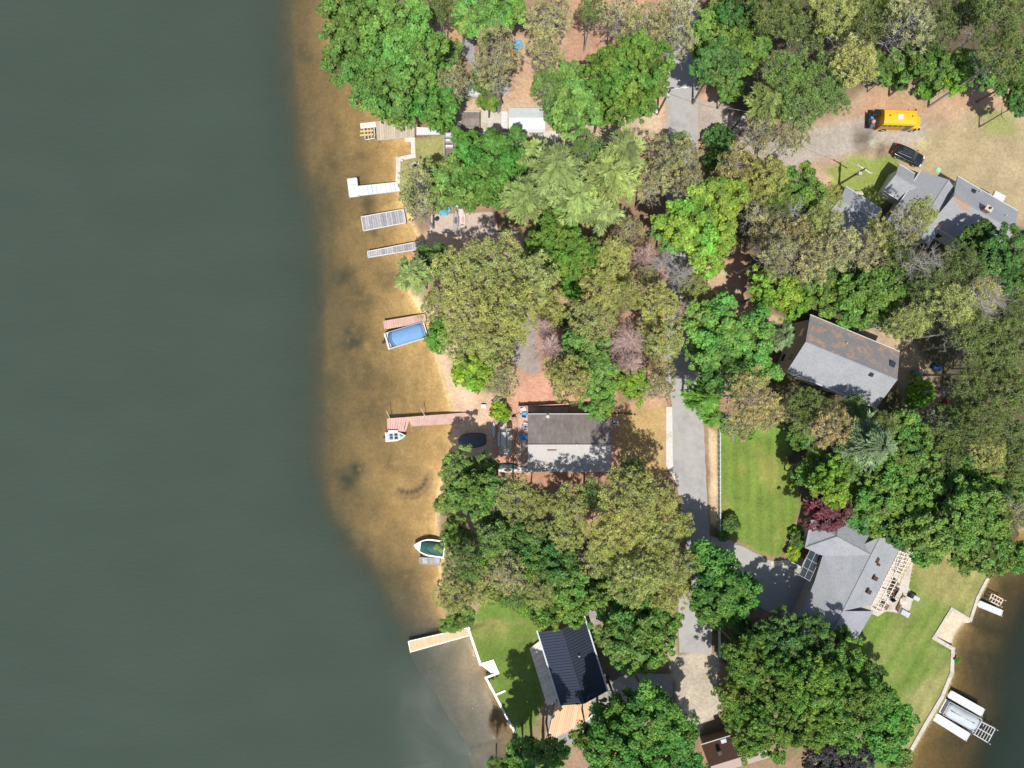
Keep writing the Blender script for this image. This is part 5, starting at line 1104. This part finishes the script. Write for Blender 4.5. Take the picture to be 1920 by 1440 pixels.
def trunk_mesh(name, r, h, seed, m, limbs=14, fine=0, rt=.16, reach=.8, zl=.5):
    """origin at the base, crown centre at h - .6 r"""
    rnd = random.Random(seed); mb = MB(); zc = h - .6 * r; top = zc + r * .42; pts = []
    for i in range(7):
        f = i / 6; pts.append(Vector((.14 * math.sin(f * 3 + seed) * r * .3, .12 * math.cos(f * 2.5 + seed) * r * .3, f * top)))
    for i, (a, b) in enumerate(zip(pts, pts[1:])): mb.tube(a, b, rt * (1 - i / 6.6), rt * (1 - (i + 1) / 6.6), 7)
    for i in range(limbs):
        f = zl + (1 - zl) * (i + rnd.random() * .6) / limbs; k = min(5, int(f * 6)); base = pts[k].lerp(pts[k + 1], f * 6 - k); a = i * 2.4 + rnd.random() * .6
        L = r * reach * (1.05 - .6 * max(0, (f - zl) / (1 - zl))) * rnd.uniform(.7, 1.1); rise = rnd.uniform(.1, .55) * r
        p = base; rr = rt * .42 * (1.1 - f * .6)
        for s in range(3):
            q = base + Vector((math.cos(a + .2 * s * (rnd.random() - .5)) * L * (s + 1) / 3, math.sin(a) * L * (s + 1) / 3, rise * ((s + 1) / 3) ** 1.5)); mb.tube(p, q, rr * (1 - s / 3.5), rr * (1 - (s + 1) / 3.5), 5)
            for g in range(fine):
                b = a + rnd.uniform(-1.2, 1.2); l2 = L * rnd.uniform(.12, .38); st = p.lerp(q, rnd.random()); e = st + Vector((math.cos(b) * l2, math.sin(b) * l2, rnd.uniform(-.1, .5) * l2)); mb.tube(st, e, rr * .32, rr * .12, 3)
                for g2 in range(2):
                    b2 = b + rnd.uniform(-.9, .9); e2 = st.lerp(e, rnd.uniform(.4, 1)); mb.tube(e2, e2 + Vector((math.cos(b2) * l2 * .5, math.sin(b2) * l2 * .5, rnd.uniform(0, .35) * l2)), rr * .18, rr * .1, 3)
            p = q
    o = mb.build(name, m); me = o.data; bpy.data.objects.remove(o); return me

# (kind, native radius) -> list of (crown mesh, trunk mesh, native height)
LIB = {}
def lib(kind, r, h, crown, trunk): LIB.setdefault(kind, []).append((r, h, crown, trunk))
for i, (r, h) in enumerate(((1.7, 6.5), (1.8, 7.5), (2.6, 10), (2.7, 11), (2.8, 10.5), (3.5, 13), (3.6, 14), (3.7, 13.5))):
    tr = trunk_mesh('trunk', r, h, 50 + i, M['bark'], 12, rt=.10 + .03 * r)
    lib('broad', r, h, broad('crown', r, 100 + i), tr)
    lib('dense', r, h, broad('crown', r, 150 + i, leaf=.125, cl=.36, per=70), tr)
    lib('coarse', r, h, broad('crown', r, 250 + i, leaf=.18, cl=.60, per=135, dens=1.0), tr)
for i, (r, h) in enumerate(((1.8, 9), (2.6, 13), (2.7, 15), (2.9, 14), (3.4, 16), (3.6, 17))):
    tr = trunk_mesh('trunk', r, h, 80 + i, M['barkgrey'], 22, fine=2, rt=.10 + .03 * r, reach=.95, zl=.62)
    lib('pine', r, h, pine('crown', r, 200 + i), tr)
    tr = trunk_mesh('trunk', r, h, 90 + i, M['barkgrey'], 30, fine=3, rt=.10 + .03 * r, reach=1.0, zl=.62)
    lib('thin', r, h, pine('crown', r, 230 + i, dens=.72, sparse=.55), tr)
for i, (r, h) in enumerate(((2.0, 9), (2.8, 13), (3.6, 16))):
    tr = trunk_mesh('trunk', r, h, 120 + i, M['bark'], 8, rt=.16)
    lib('spray', r, h, sprays('crown', r, 300 + i, nb=int(24 * r), per=110, cone=.75), tr)
    lib('spruce', r, h, sprays('crown', r, 320 + i, nb=int(28 * r), cone=1.5, droop=.35, per=80, wid=.04, width=.24), tr)
for i, (r, h) in enumerate(((1.7, 9), (2.2, 11), (2.8, 12))):
    lib('bare', r, h, None, trunk_mesh('trunk', r, h, 140 + i, M['barkgrey'], 34, fine=7, rt=.15, reach=1.1, zl=.55))
    lib('barepink', r, h, None, trunk_mesh('trunk', r, h, 145 + i, M['barkpink'], 46, fine=10, rt=.15, reach=1.05, zl=.5))
for i, (r, h) in enumerate(((.9, 1.3), (1.2, 2.2), (1.6, 3.0))):
    lib('bush', r, h, broad('crown', r, 400 + i, leaf=.15, cl=.34, per=50, dens=1.4), trunk_mesh('trunk', r, h, 60 + i, M['bark'], 9, rt=.06, zl=.1))
# code: library kind, colour, object name, words
KINDS = {
 'g': ('broad', (.122, .212, .045), 'leafy_tree', 'mid green leafy tree'),
 'b': ('broad', (.138, .250, .058), 'leafy_tree', 'bright green leafy tree'),
 'y': ('dense', (.185, .295, .038), 'leafy_tree', 'yellow green leafy tree'),
 'd': ('broad', (.075, .150, .038), 'leafy_tree', 'dark green leafy tree'),
 'e': ('dense', (.112, .205, .036), 'leafy_tree', 'fine leaved moss green tree'),
 'm': ('coarse', (.085, .200, .038), 'maple_tree', 'blue green broad maple tree'),
 'o': ('pine', (.305, .330, .112), 'pine_tree', 'olive green pine'),
 'l': ('pine', (.145, .235, .070), 'pine_tree', 'fresh green pine'),
 'k': ('pine', (.140, .190, .062), 'pine_tree', 'dark olive pine'),
 'p': ('thin', (.300, .300, .150), 'pine_tree', 'thin greyish pine'),
 't': ('thin', (.345, .300, .130), 'pine_tree', 'thin tan coloured pine'),
 'h': ('spray', (.215, .280, .088), 'white_pine', 'pale green feathery pine with long boughs'),
 'c': ('spruce', (.170, .250, .110), 'spruce_tree', 'pale blue green spruce'),
 'a': ('coarse', (.178, .295, .050), 'leafy_tree', 'vivid lime green lumpy crowned tree'),
 'i': ('coarse', (.120, .250, .055), 'leafy_tree', 'bright green lumpy crowned tree'),
 'f': ('dense', (.165, .240, .060), 'leafy_tree', 'soft light green tree'),
 'v': ('spruce', (.125, .270, .035), 'cedar_tree', 'vivid green feathery cedar'),
 'x': ('bare', None, 'bare_tree', 'leafless grey tree'),
 'z': ('barepink', None, 'bare_tree', 'leafless pinkish tree'),
 'r': ('dense', (.165, .055, .070), 'red_maple', 'dark red leaved maple'),
 'u': ('dense', (.060, .058, .055), 'leafy_tree', 'purple black leaved tree'),
 's': ('bush', (.105, .230, .035), 'bush', 'green bush'),
 'w': ('bush', (.190, .300, .030), 'bush', 'yellow green bush'),
 'q': ('bush', (.075, .150, .038), 'bush', 'dark green bush')}
TREES = '''
m 1004 1492 60 19; m 1030 1505 52 18;
g 668 30 62; g 676 105 64; g 660 75 40; b 745 55 66; g 715 170 60; b 785 115 58; g 742 203 38; m 815 185 55; m 832 208 30; b 730 110 50; l 845 100 26; p 852 155 34; k 825 18 34;
t 860 20 22; b 893 34 44; b 948 18 42; p 932 100 50; l 905 150 30; e 915 188 22; p 930 145 32; p 1030 30 50; p 1022 95 40; l 1025 165 34; k 1032 200 20; k 1110 20 30; b 1065 155 40; b 1078 205 46; b 1050 215 30; e 1130 205 36;
e 1145 135 54; e 1200 120 56; e 1185 185 50; e 1225 150 34; p 1160 25 46; p 1205 45 42; p 1265 30 44; p 1270 72 38; g 1345 50 46; d 1385 22 46; d 1345 120 44; g 1395 95 44; g 1325 95 26; g 1368 170 26; q 1350 262 26; q 1342 300 22;
k 1450 30 50; k 1510 50 50; o 1560 25 46; k 1615 50 52; o 1600 118 48; l 1540 150 48; l 1475 135 46; h 1440 195 48; l 1500 200 46; l 1560 185 34; p 1425 245 34; p 1480 262 34; l 1640 120 30; k 1655 25 40; 
p 1700 45 52; k 1755 55 46; k 1870 35 56; k 1885 105 50; k 1830 15 40; k 1790 30 36; g 1700 115 34; g 1740 122 38; g 1800 125 34; y 1785 152 26; g 1845 140 30; d 1900 150 34; d 1912 195 26; s 1736 172 17; s 1688 150 18; g 1660 145 18;
t 1380 305 36; o 1440 335 44; o 1405 350 34; g 1495 355 46; d 1530 385 28; x 1485 395 36; p 1420 400 34; t 1450 440 40; p 1395 365 26; t 1350 345 26; k 1462 385 30;
m 925 296 56; b 850 345 46; m 908 350 52; m 962 306 30; b 820 330 30; m 880 280 40; p 785 335 34; p 790 385 36; l 772 370 24; h 1040 320 54; h 985 370 50; h 1080 375 54; h 1145 335 58; h 1170 290 42; h 1128 400 40; h 1000 290 34; l 1100 290 40;
p 1248 290 40; p 1225 345 40; p 1285 290 34; p 1292 338 34; l 1275 265 22; t 1255 320 30; a 1295 420 58; a 1345 385 52; a 1325 465 46; b 1260 440 36; a 1335 425 40; e 1050 445 50; e 1092 480 44; e 1050 505 34; e 1010 460 34; s 1075 545 20;
o 855 510 46; o 925 490 56; o 1000 520 50; o 880 575 58; o 958 575 56; o 1030 580 40; o 870 635 46; o 925 640 48; o 820 570 36; h 775 515 38; d 820 490 34; s 825 632 28; w 890 694 40; y 893 700 30; p 945 715 36; w 937 772 19; o 965 625 28; l 850 455 0; y 912 672 26;
o 1128 545 46; o 1110 600 50; o 1150 480 36; o 1175 555 34; t 1110 510 26; p 1215 520 28; o 1235 565 38; p 1180 430 30; o 1160 520 26; z 1183 638 38 17; z 1188 680 28 16; z 1030 648 30 15; z 1022 612 24 16; z 1215 470 22 15; b 1100 660 44; o 1068 715 44; b 1128 710 38; g 1122 755 34; o 1045 690 30; y 1183 718 36; o 1075 650 20;
p 1238 725 32; o 1248 640 40; t 1235 690 28; x 1282 512 28 15; x 1245 485 26 15; o 1300 540 34; o 1225 610 32; p 1290 590 28; z 1280 575 22 15; t 1330 560 20; g 1075 630 26; q 1055 600 18; k 1205 640 22;
i 1338 615 56; i 1400 635 54; i 1358 690 48; i 1418 690 42; b 1320 665 34; c 1458 628 30; v 1315 742 38; v 1330 780 24; t 1408 745 52; t 1390 790 38; t 1440 780 34; y 1445 548 44; y 1488 558 38; s 1365 800 16; s 1400 806 16;
g 1560 560 36; g 1608 562 48; d 1585 535 34; g 1660 540 44; g 1640 580 34; p 1460 475 44; p 1520 490 48; p 1570 465 46; p 1625 470 42; o 1650 440 34; o 1545 415 38; o 1725 400 34; p 1700 425 36; t 1500 440 34; x 1470 500 24; l 1540 520 34; k 1680 480 30; g 1590 500 26; g 1690 500 26; o 1560 365 22;
x 1755 482 34 19; x 1870 556 42 19; k 1798 500 44; k 1740 535 38; o 1780 570 46; k 1815 620 48; d 1870 475 48; d 1900 520 40; k 1855 645 46; k 1902 640 44; o 1700 605 40; l 1660 605 26; k 1840 700 46; k 1893 735 48; k 1785 795 44; k 1812 735 38; d 1830 450 34; k 1900 590 36; k 1730 600 26; o 1835 560 36; k 1870 690 34;
k 1770 850 42; k 1885 820 48; k 1835 790 44; o 1850 845 36; g 1694 808 40; k 1652 800 32 14; g 1710 840 44; m 1680 880 46; m 1700 910 34; c 1620 830 50; t 1555 800 44; k 1518 765 42; k 1498 758 30; l 1600 765 32; g 1500 815 28; l 1580 870 34; t 1480 770 26; y 1555 905 40; g 1522 880 34; y 1592 915 26; r 1550 957 43 9; d 1500 890 20; m 1612 960 34; g 1645 930 42; w 1722 735 26;
g 1705 955 52; b 1760 915 50; g 1820 890 46; b 1765 995 56; g 1830 955 56; g 1880 900 44; g 1850 1025 48; g 1898 1040 36; p 1900 960 40; g 1735 1030 34; g 1655 985 30; d 1690 1000 30; g 1805 1040 30; t 1870 870 30; d 1640 900 30; k 1905 870 40;
f 862 882 40; g 895 925 44; f 850 935 32; f 905 880 30; d 930 985 30; o 962 930 44; o 1000 945 34; o 1068 950 46; o 1062 1000 38; o 1180 925 56; o 1228 940 46; o 1150 1000 52; o 1220 1010 56; o 1258 1060 46; o 1190 1085 52; o 1130 1045 42; o 1270 985 34; o 1250 1110 42; l 1110 930 34; o 1275 1090 30; l 1185 880 28;
f 852 1003 34; l 870 1055 40; l 925 1010 36; y 918 1045 28; d 975 1010 42; p 950 1075 42; g 1000 1055 42; l 885 1020 30; o 850 1115 40; o 900 1095 36; g 868 1155 24; b 845 1170 18; d 1045 1055 44; g 1062 1095 42; o 1012 1105 34; g 1025 1150 32; g 1075 1140 34; l 970 1120 30; d 1040 1010 36; g 930 1110 24; o 1000 1000 26; y 985 1130 24;
g 1150 1125 46; g 1205 1130 48; g 1235 1170 42; g 1165 1190 50; g 1215 1220 40; b 1180 1230 34; m 1350 1110 54; m 1335 1050 34; m 1388 1105 36; d 1320 1135 30; m 1360 1150 28; g 1110 1100 26;
m 1160 1340 48; m 1222 1340 54; m 1142 1402 52; m 1212 1412 58; m 1272 1375 38; m 1280 1430 38; b 982 1412 38; b 1030 1412 34; g 930 1440 22; g 965 1440 30; g 1100 1375 26;
e 1400 1235 48; d 1460 1195 46; d 1520 1205 48; e 1400 1300 52; e 1462 1280 58; e 1530 1280 54; e 1590 1245 44; e 1600 1310 48; e 1440 1362 54; e 1512 1350 54; e 1570 1362 44; e 1375 1340 30; e 1550 1320 40; e 1400 1395 28; d 1395 1180 26; g 1575 1195 24; l 1625 1265 26;
m 1640 1310 38; m 1672 1338 34; m 1652 1385 38; u 1540 1420 40; u 1592 1418 38; u 1565 1390 30; m 1690 1365 20; g 1680 1420 24; d 1640 1260 20;
w 1488 1037 12; q 1496 1010 13; s 1500 1020 9; s 1490 998 9; s 1722 742 22; s 1796 1238 5; q 1368 982 15; q 1356 1004 10; s 1345 855 0; q 1662 352 0
'''  # k with a set height is a pine added to shade the tall house
LANDMARKS = [('the yellow school bus', 1688, 217), ('the black parked car', 1705, 289), ('the pontoon boat with the blue cover', 760, 628), ('the long pink dock', 800, 790), ('the white L shaped dock', 700, 352),
 ('the tan swimming deck', 740, 243), ('the trailer home', 990, 225), ('the navy metal roof', 1070, 1250), ('the tall house with rust litter', 1585, 680), ('the pergola', 1670, 1090), ('the mown lawn with the rail fence', 1420, 910),
 ('the two parallel white docks', 1800, 1345), ('the long house with linked gables', 1800, 390), ('the garage', 1606, 397), ('the street lamp', 1270, 168), ('the cottage with the pale roof half', 1070, 830),
 ('the striped swing', 862, 388), ('the moored green covered boat', 800, 1028), ('the crushed stone lane end', 1308, 1300), ('the brown roof at the bottom edge', 1375, 1410), ('the dark red maple', 1550, 958),
 ('the tan dock by the white sea wall', 820, 1200), ('the top edge where the road leaves', 1300, 5), ('the top right corner', 1915, 5), ('the fallen trunk', 1680, 578), ('the pinkish leafless tree in the middle', 1183, 640), ('the small grey board lane', 990, 650)]
ORD = ['', 'second ', 'third ', 'fourth ', 'fifth ', 'sixth ', 'seventh ', 'eighth ', 'ninth ', 'tenth ', 'eleventh ', 'twelfth ', 'thirteenth ', 'fourteenth ']
items = []; BR = 1.42
for ent in TREES.replace('\n', ' ').split(';'):
    p = ent.split()
    if len(p) >= 4 and int(p[3]) > 0: items.append((p[0], int(p[1]), int(p[2]), int(p[3]), float(p[4]) if len(p) > 4 else 0))
GROUPS = {'pine_tree': 'pines on the wooded shore', 'leafy_tree': 'leafy trees between the houses', 'maple_tree': 'broad maples', 'bare_tree': 'leafless trees', 'bush': 'bushes in the yards', 'white_pine': 'feathery pale pines', 'spruce_tree': 'spruces', 'cedar_tree': 'vivid cedars', 'red_maple': None}
rt = random.Random(5)
for idx, (k, px, py, rp, hx) in enumerate(items):
    kind, colr, nm, words = KINDS[k]
    small = kind == 'bush'
    tall = {'broad': 3.75, 'dense': 3.75, 'coarse': 3.6, 'pine': 4.9, 'thin': 5.0, 'spray': 4.6, 'spruce': 4.2, 'bare': 4.8, 'barepink': 4.2, 'bush': 1.6}[kind]
    if k == 'r': tall = 2.2
    h = 0; r = rp * 85 / F
    for _ in range(3):
        h = min(17.5 if kind in ('pine', 'thin', 'spray') else 14.5, r * tall + (0 if small else 1.2)) if not hx else hx; zc = G + h - .6 * r; r = rp * (HC - zc) / F
    rr = rt.uniform(.84, 1.14) if not hx else 1; h *= rr; zc = G + h - .6 * r
    c = P(px, py, zc)
    opts = sorted(LIB[kind], key=lambda e: abs(math.log(e[0] / r)))[:3 if len(LIB[kind]) > 3 else 2]
    r0, h0, cm_, tm_ = rt.choice(opts); s = r / r0 * (.96 if kind in ('pine', 'thin') else 1.0); sz = h / h0
    # rank of this one among its look-alikes, counted from the best landmark
    best = None
    for (ln, lx, ly) in LANDMARKS:
        if k == 'r' and 'maple' in ln: continue
        d0 = math.hypot(px - lx, py - ly); rank = sum(1 for q in items if q[0] == k and math.hypot(q[1] - lx, q[2] - ly) < d0); sc_ = rank * 90 + d0
        if rank < len(ORD) and (best is None or sc_ < best[0]): best = (sc_, rank, ln)
    if best is None:
        (ln, lx, ly) = min(LANDMARKS, key=lambda q: math.hypot(px - q[1], py - q[2])); best = (0, 0, ln)
    lab = words + (' ' if nm != 'x' else '') + (ORD[best[1]] + 'nearest ' + best[2]) if sum(1 for q in items if q[0] == k) > 1 else words + ' beside the blue grey house'
    t = thing(nm, lab.replace('  ', ' '), {'bush': 'bush', 'pine_tree': 'pine'}.get(nm, 'tree'), (c.x, c.y, G - .05), rt.uniform(0, 6.28), GROUPS.get(nm))
    if c.x < P(830, 0).x:   # shore trees root on land, whatever the height of the crown
        pass
    tr = bpy.data.objects.new('trunk' if kind != 'bush' else 'stem', tm_); col.objects.link(tr); tr.parent = t; t.scale = (s, s, sz)
    if cm_:
        cr_ = bpy.data.objects.new('crown' if kind != 'bush' else 'foliage', cm_); col.objects.link(cr_); cr_.parent = t
        # crown keeps its own vertical proportion: undo the root's z scale inside it
        cr_.scale = (1, 1, s / sz); cr_.location = (0, 0, (h - .6 * r) / sz)
        v = rt.uniform(.88, 1.14) * BR * (1.14 if kind in ('broad', 'dense', 'coarse', 'bush') else 1.0); cr_.color = (colr[0] * v * rt.uniform(.95, 1.05), colr[1] * v, colr[2] * v * rt.uniform(.9, 1.1), 1)
# ------------------------------------------------------------------ light and camera
w = bpy.data.worlds.new('World'); scene.world = w; w.use_nodes = True
sky = w.node_tree.nodes.new('ShaderNodeTexSky'); sky.sky_type = 'NISHITA'; sky.sun_disc = False
sky.sun_elevation = R(68); sky.sun_rotation = R(184); sky.air_density = 1.0; sky.dust_density = 1.5
bg = w.node_tree.nodes['Background']; bg.inputs['Strength'].default_value = .11
w.node_tree.links.new(sky.outputs[0], bg.inputs[0])
sl = bpy.data.lights.new('sun', 'SUN'); sl.energy = 4.8; sl.angle = R(.53); sl.color = (1, .955, .88)
so = bpy.data.objects.new('sun', sl); col.objects.link(so); so.rotation_euler = (R(22), 0, R(-4)); so.location = (0, -20, 60)
cd = bpy.data.cameras.new('camera'); cam = bpy.data.objects.new('camera', cd); col.objects.link(cam)
cam.location = (0, 0, HC); cd.sensor_width = 36; cd.sensor_fit = 'HORIZONTAL'; cd.lens = 36 * F / 1920; cd.clip_end = 6000; cd.clip_start = .5
scene.camera = cam
scene.view_settings.view_transform = 'Standard'; scene.view_settings.look = 'None'; scene.view_settings.exposure = 0
scene.render.engine = 'CYCLES'
scene.cycles.max_bounces = 8; scene.cycles.transparent_max_bounces = 16; scene.cycles.sample_clamp_indirect = 4
scene.cycles.use_denoising = True
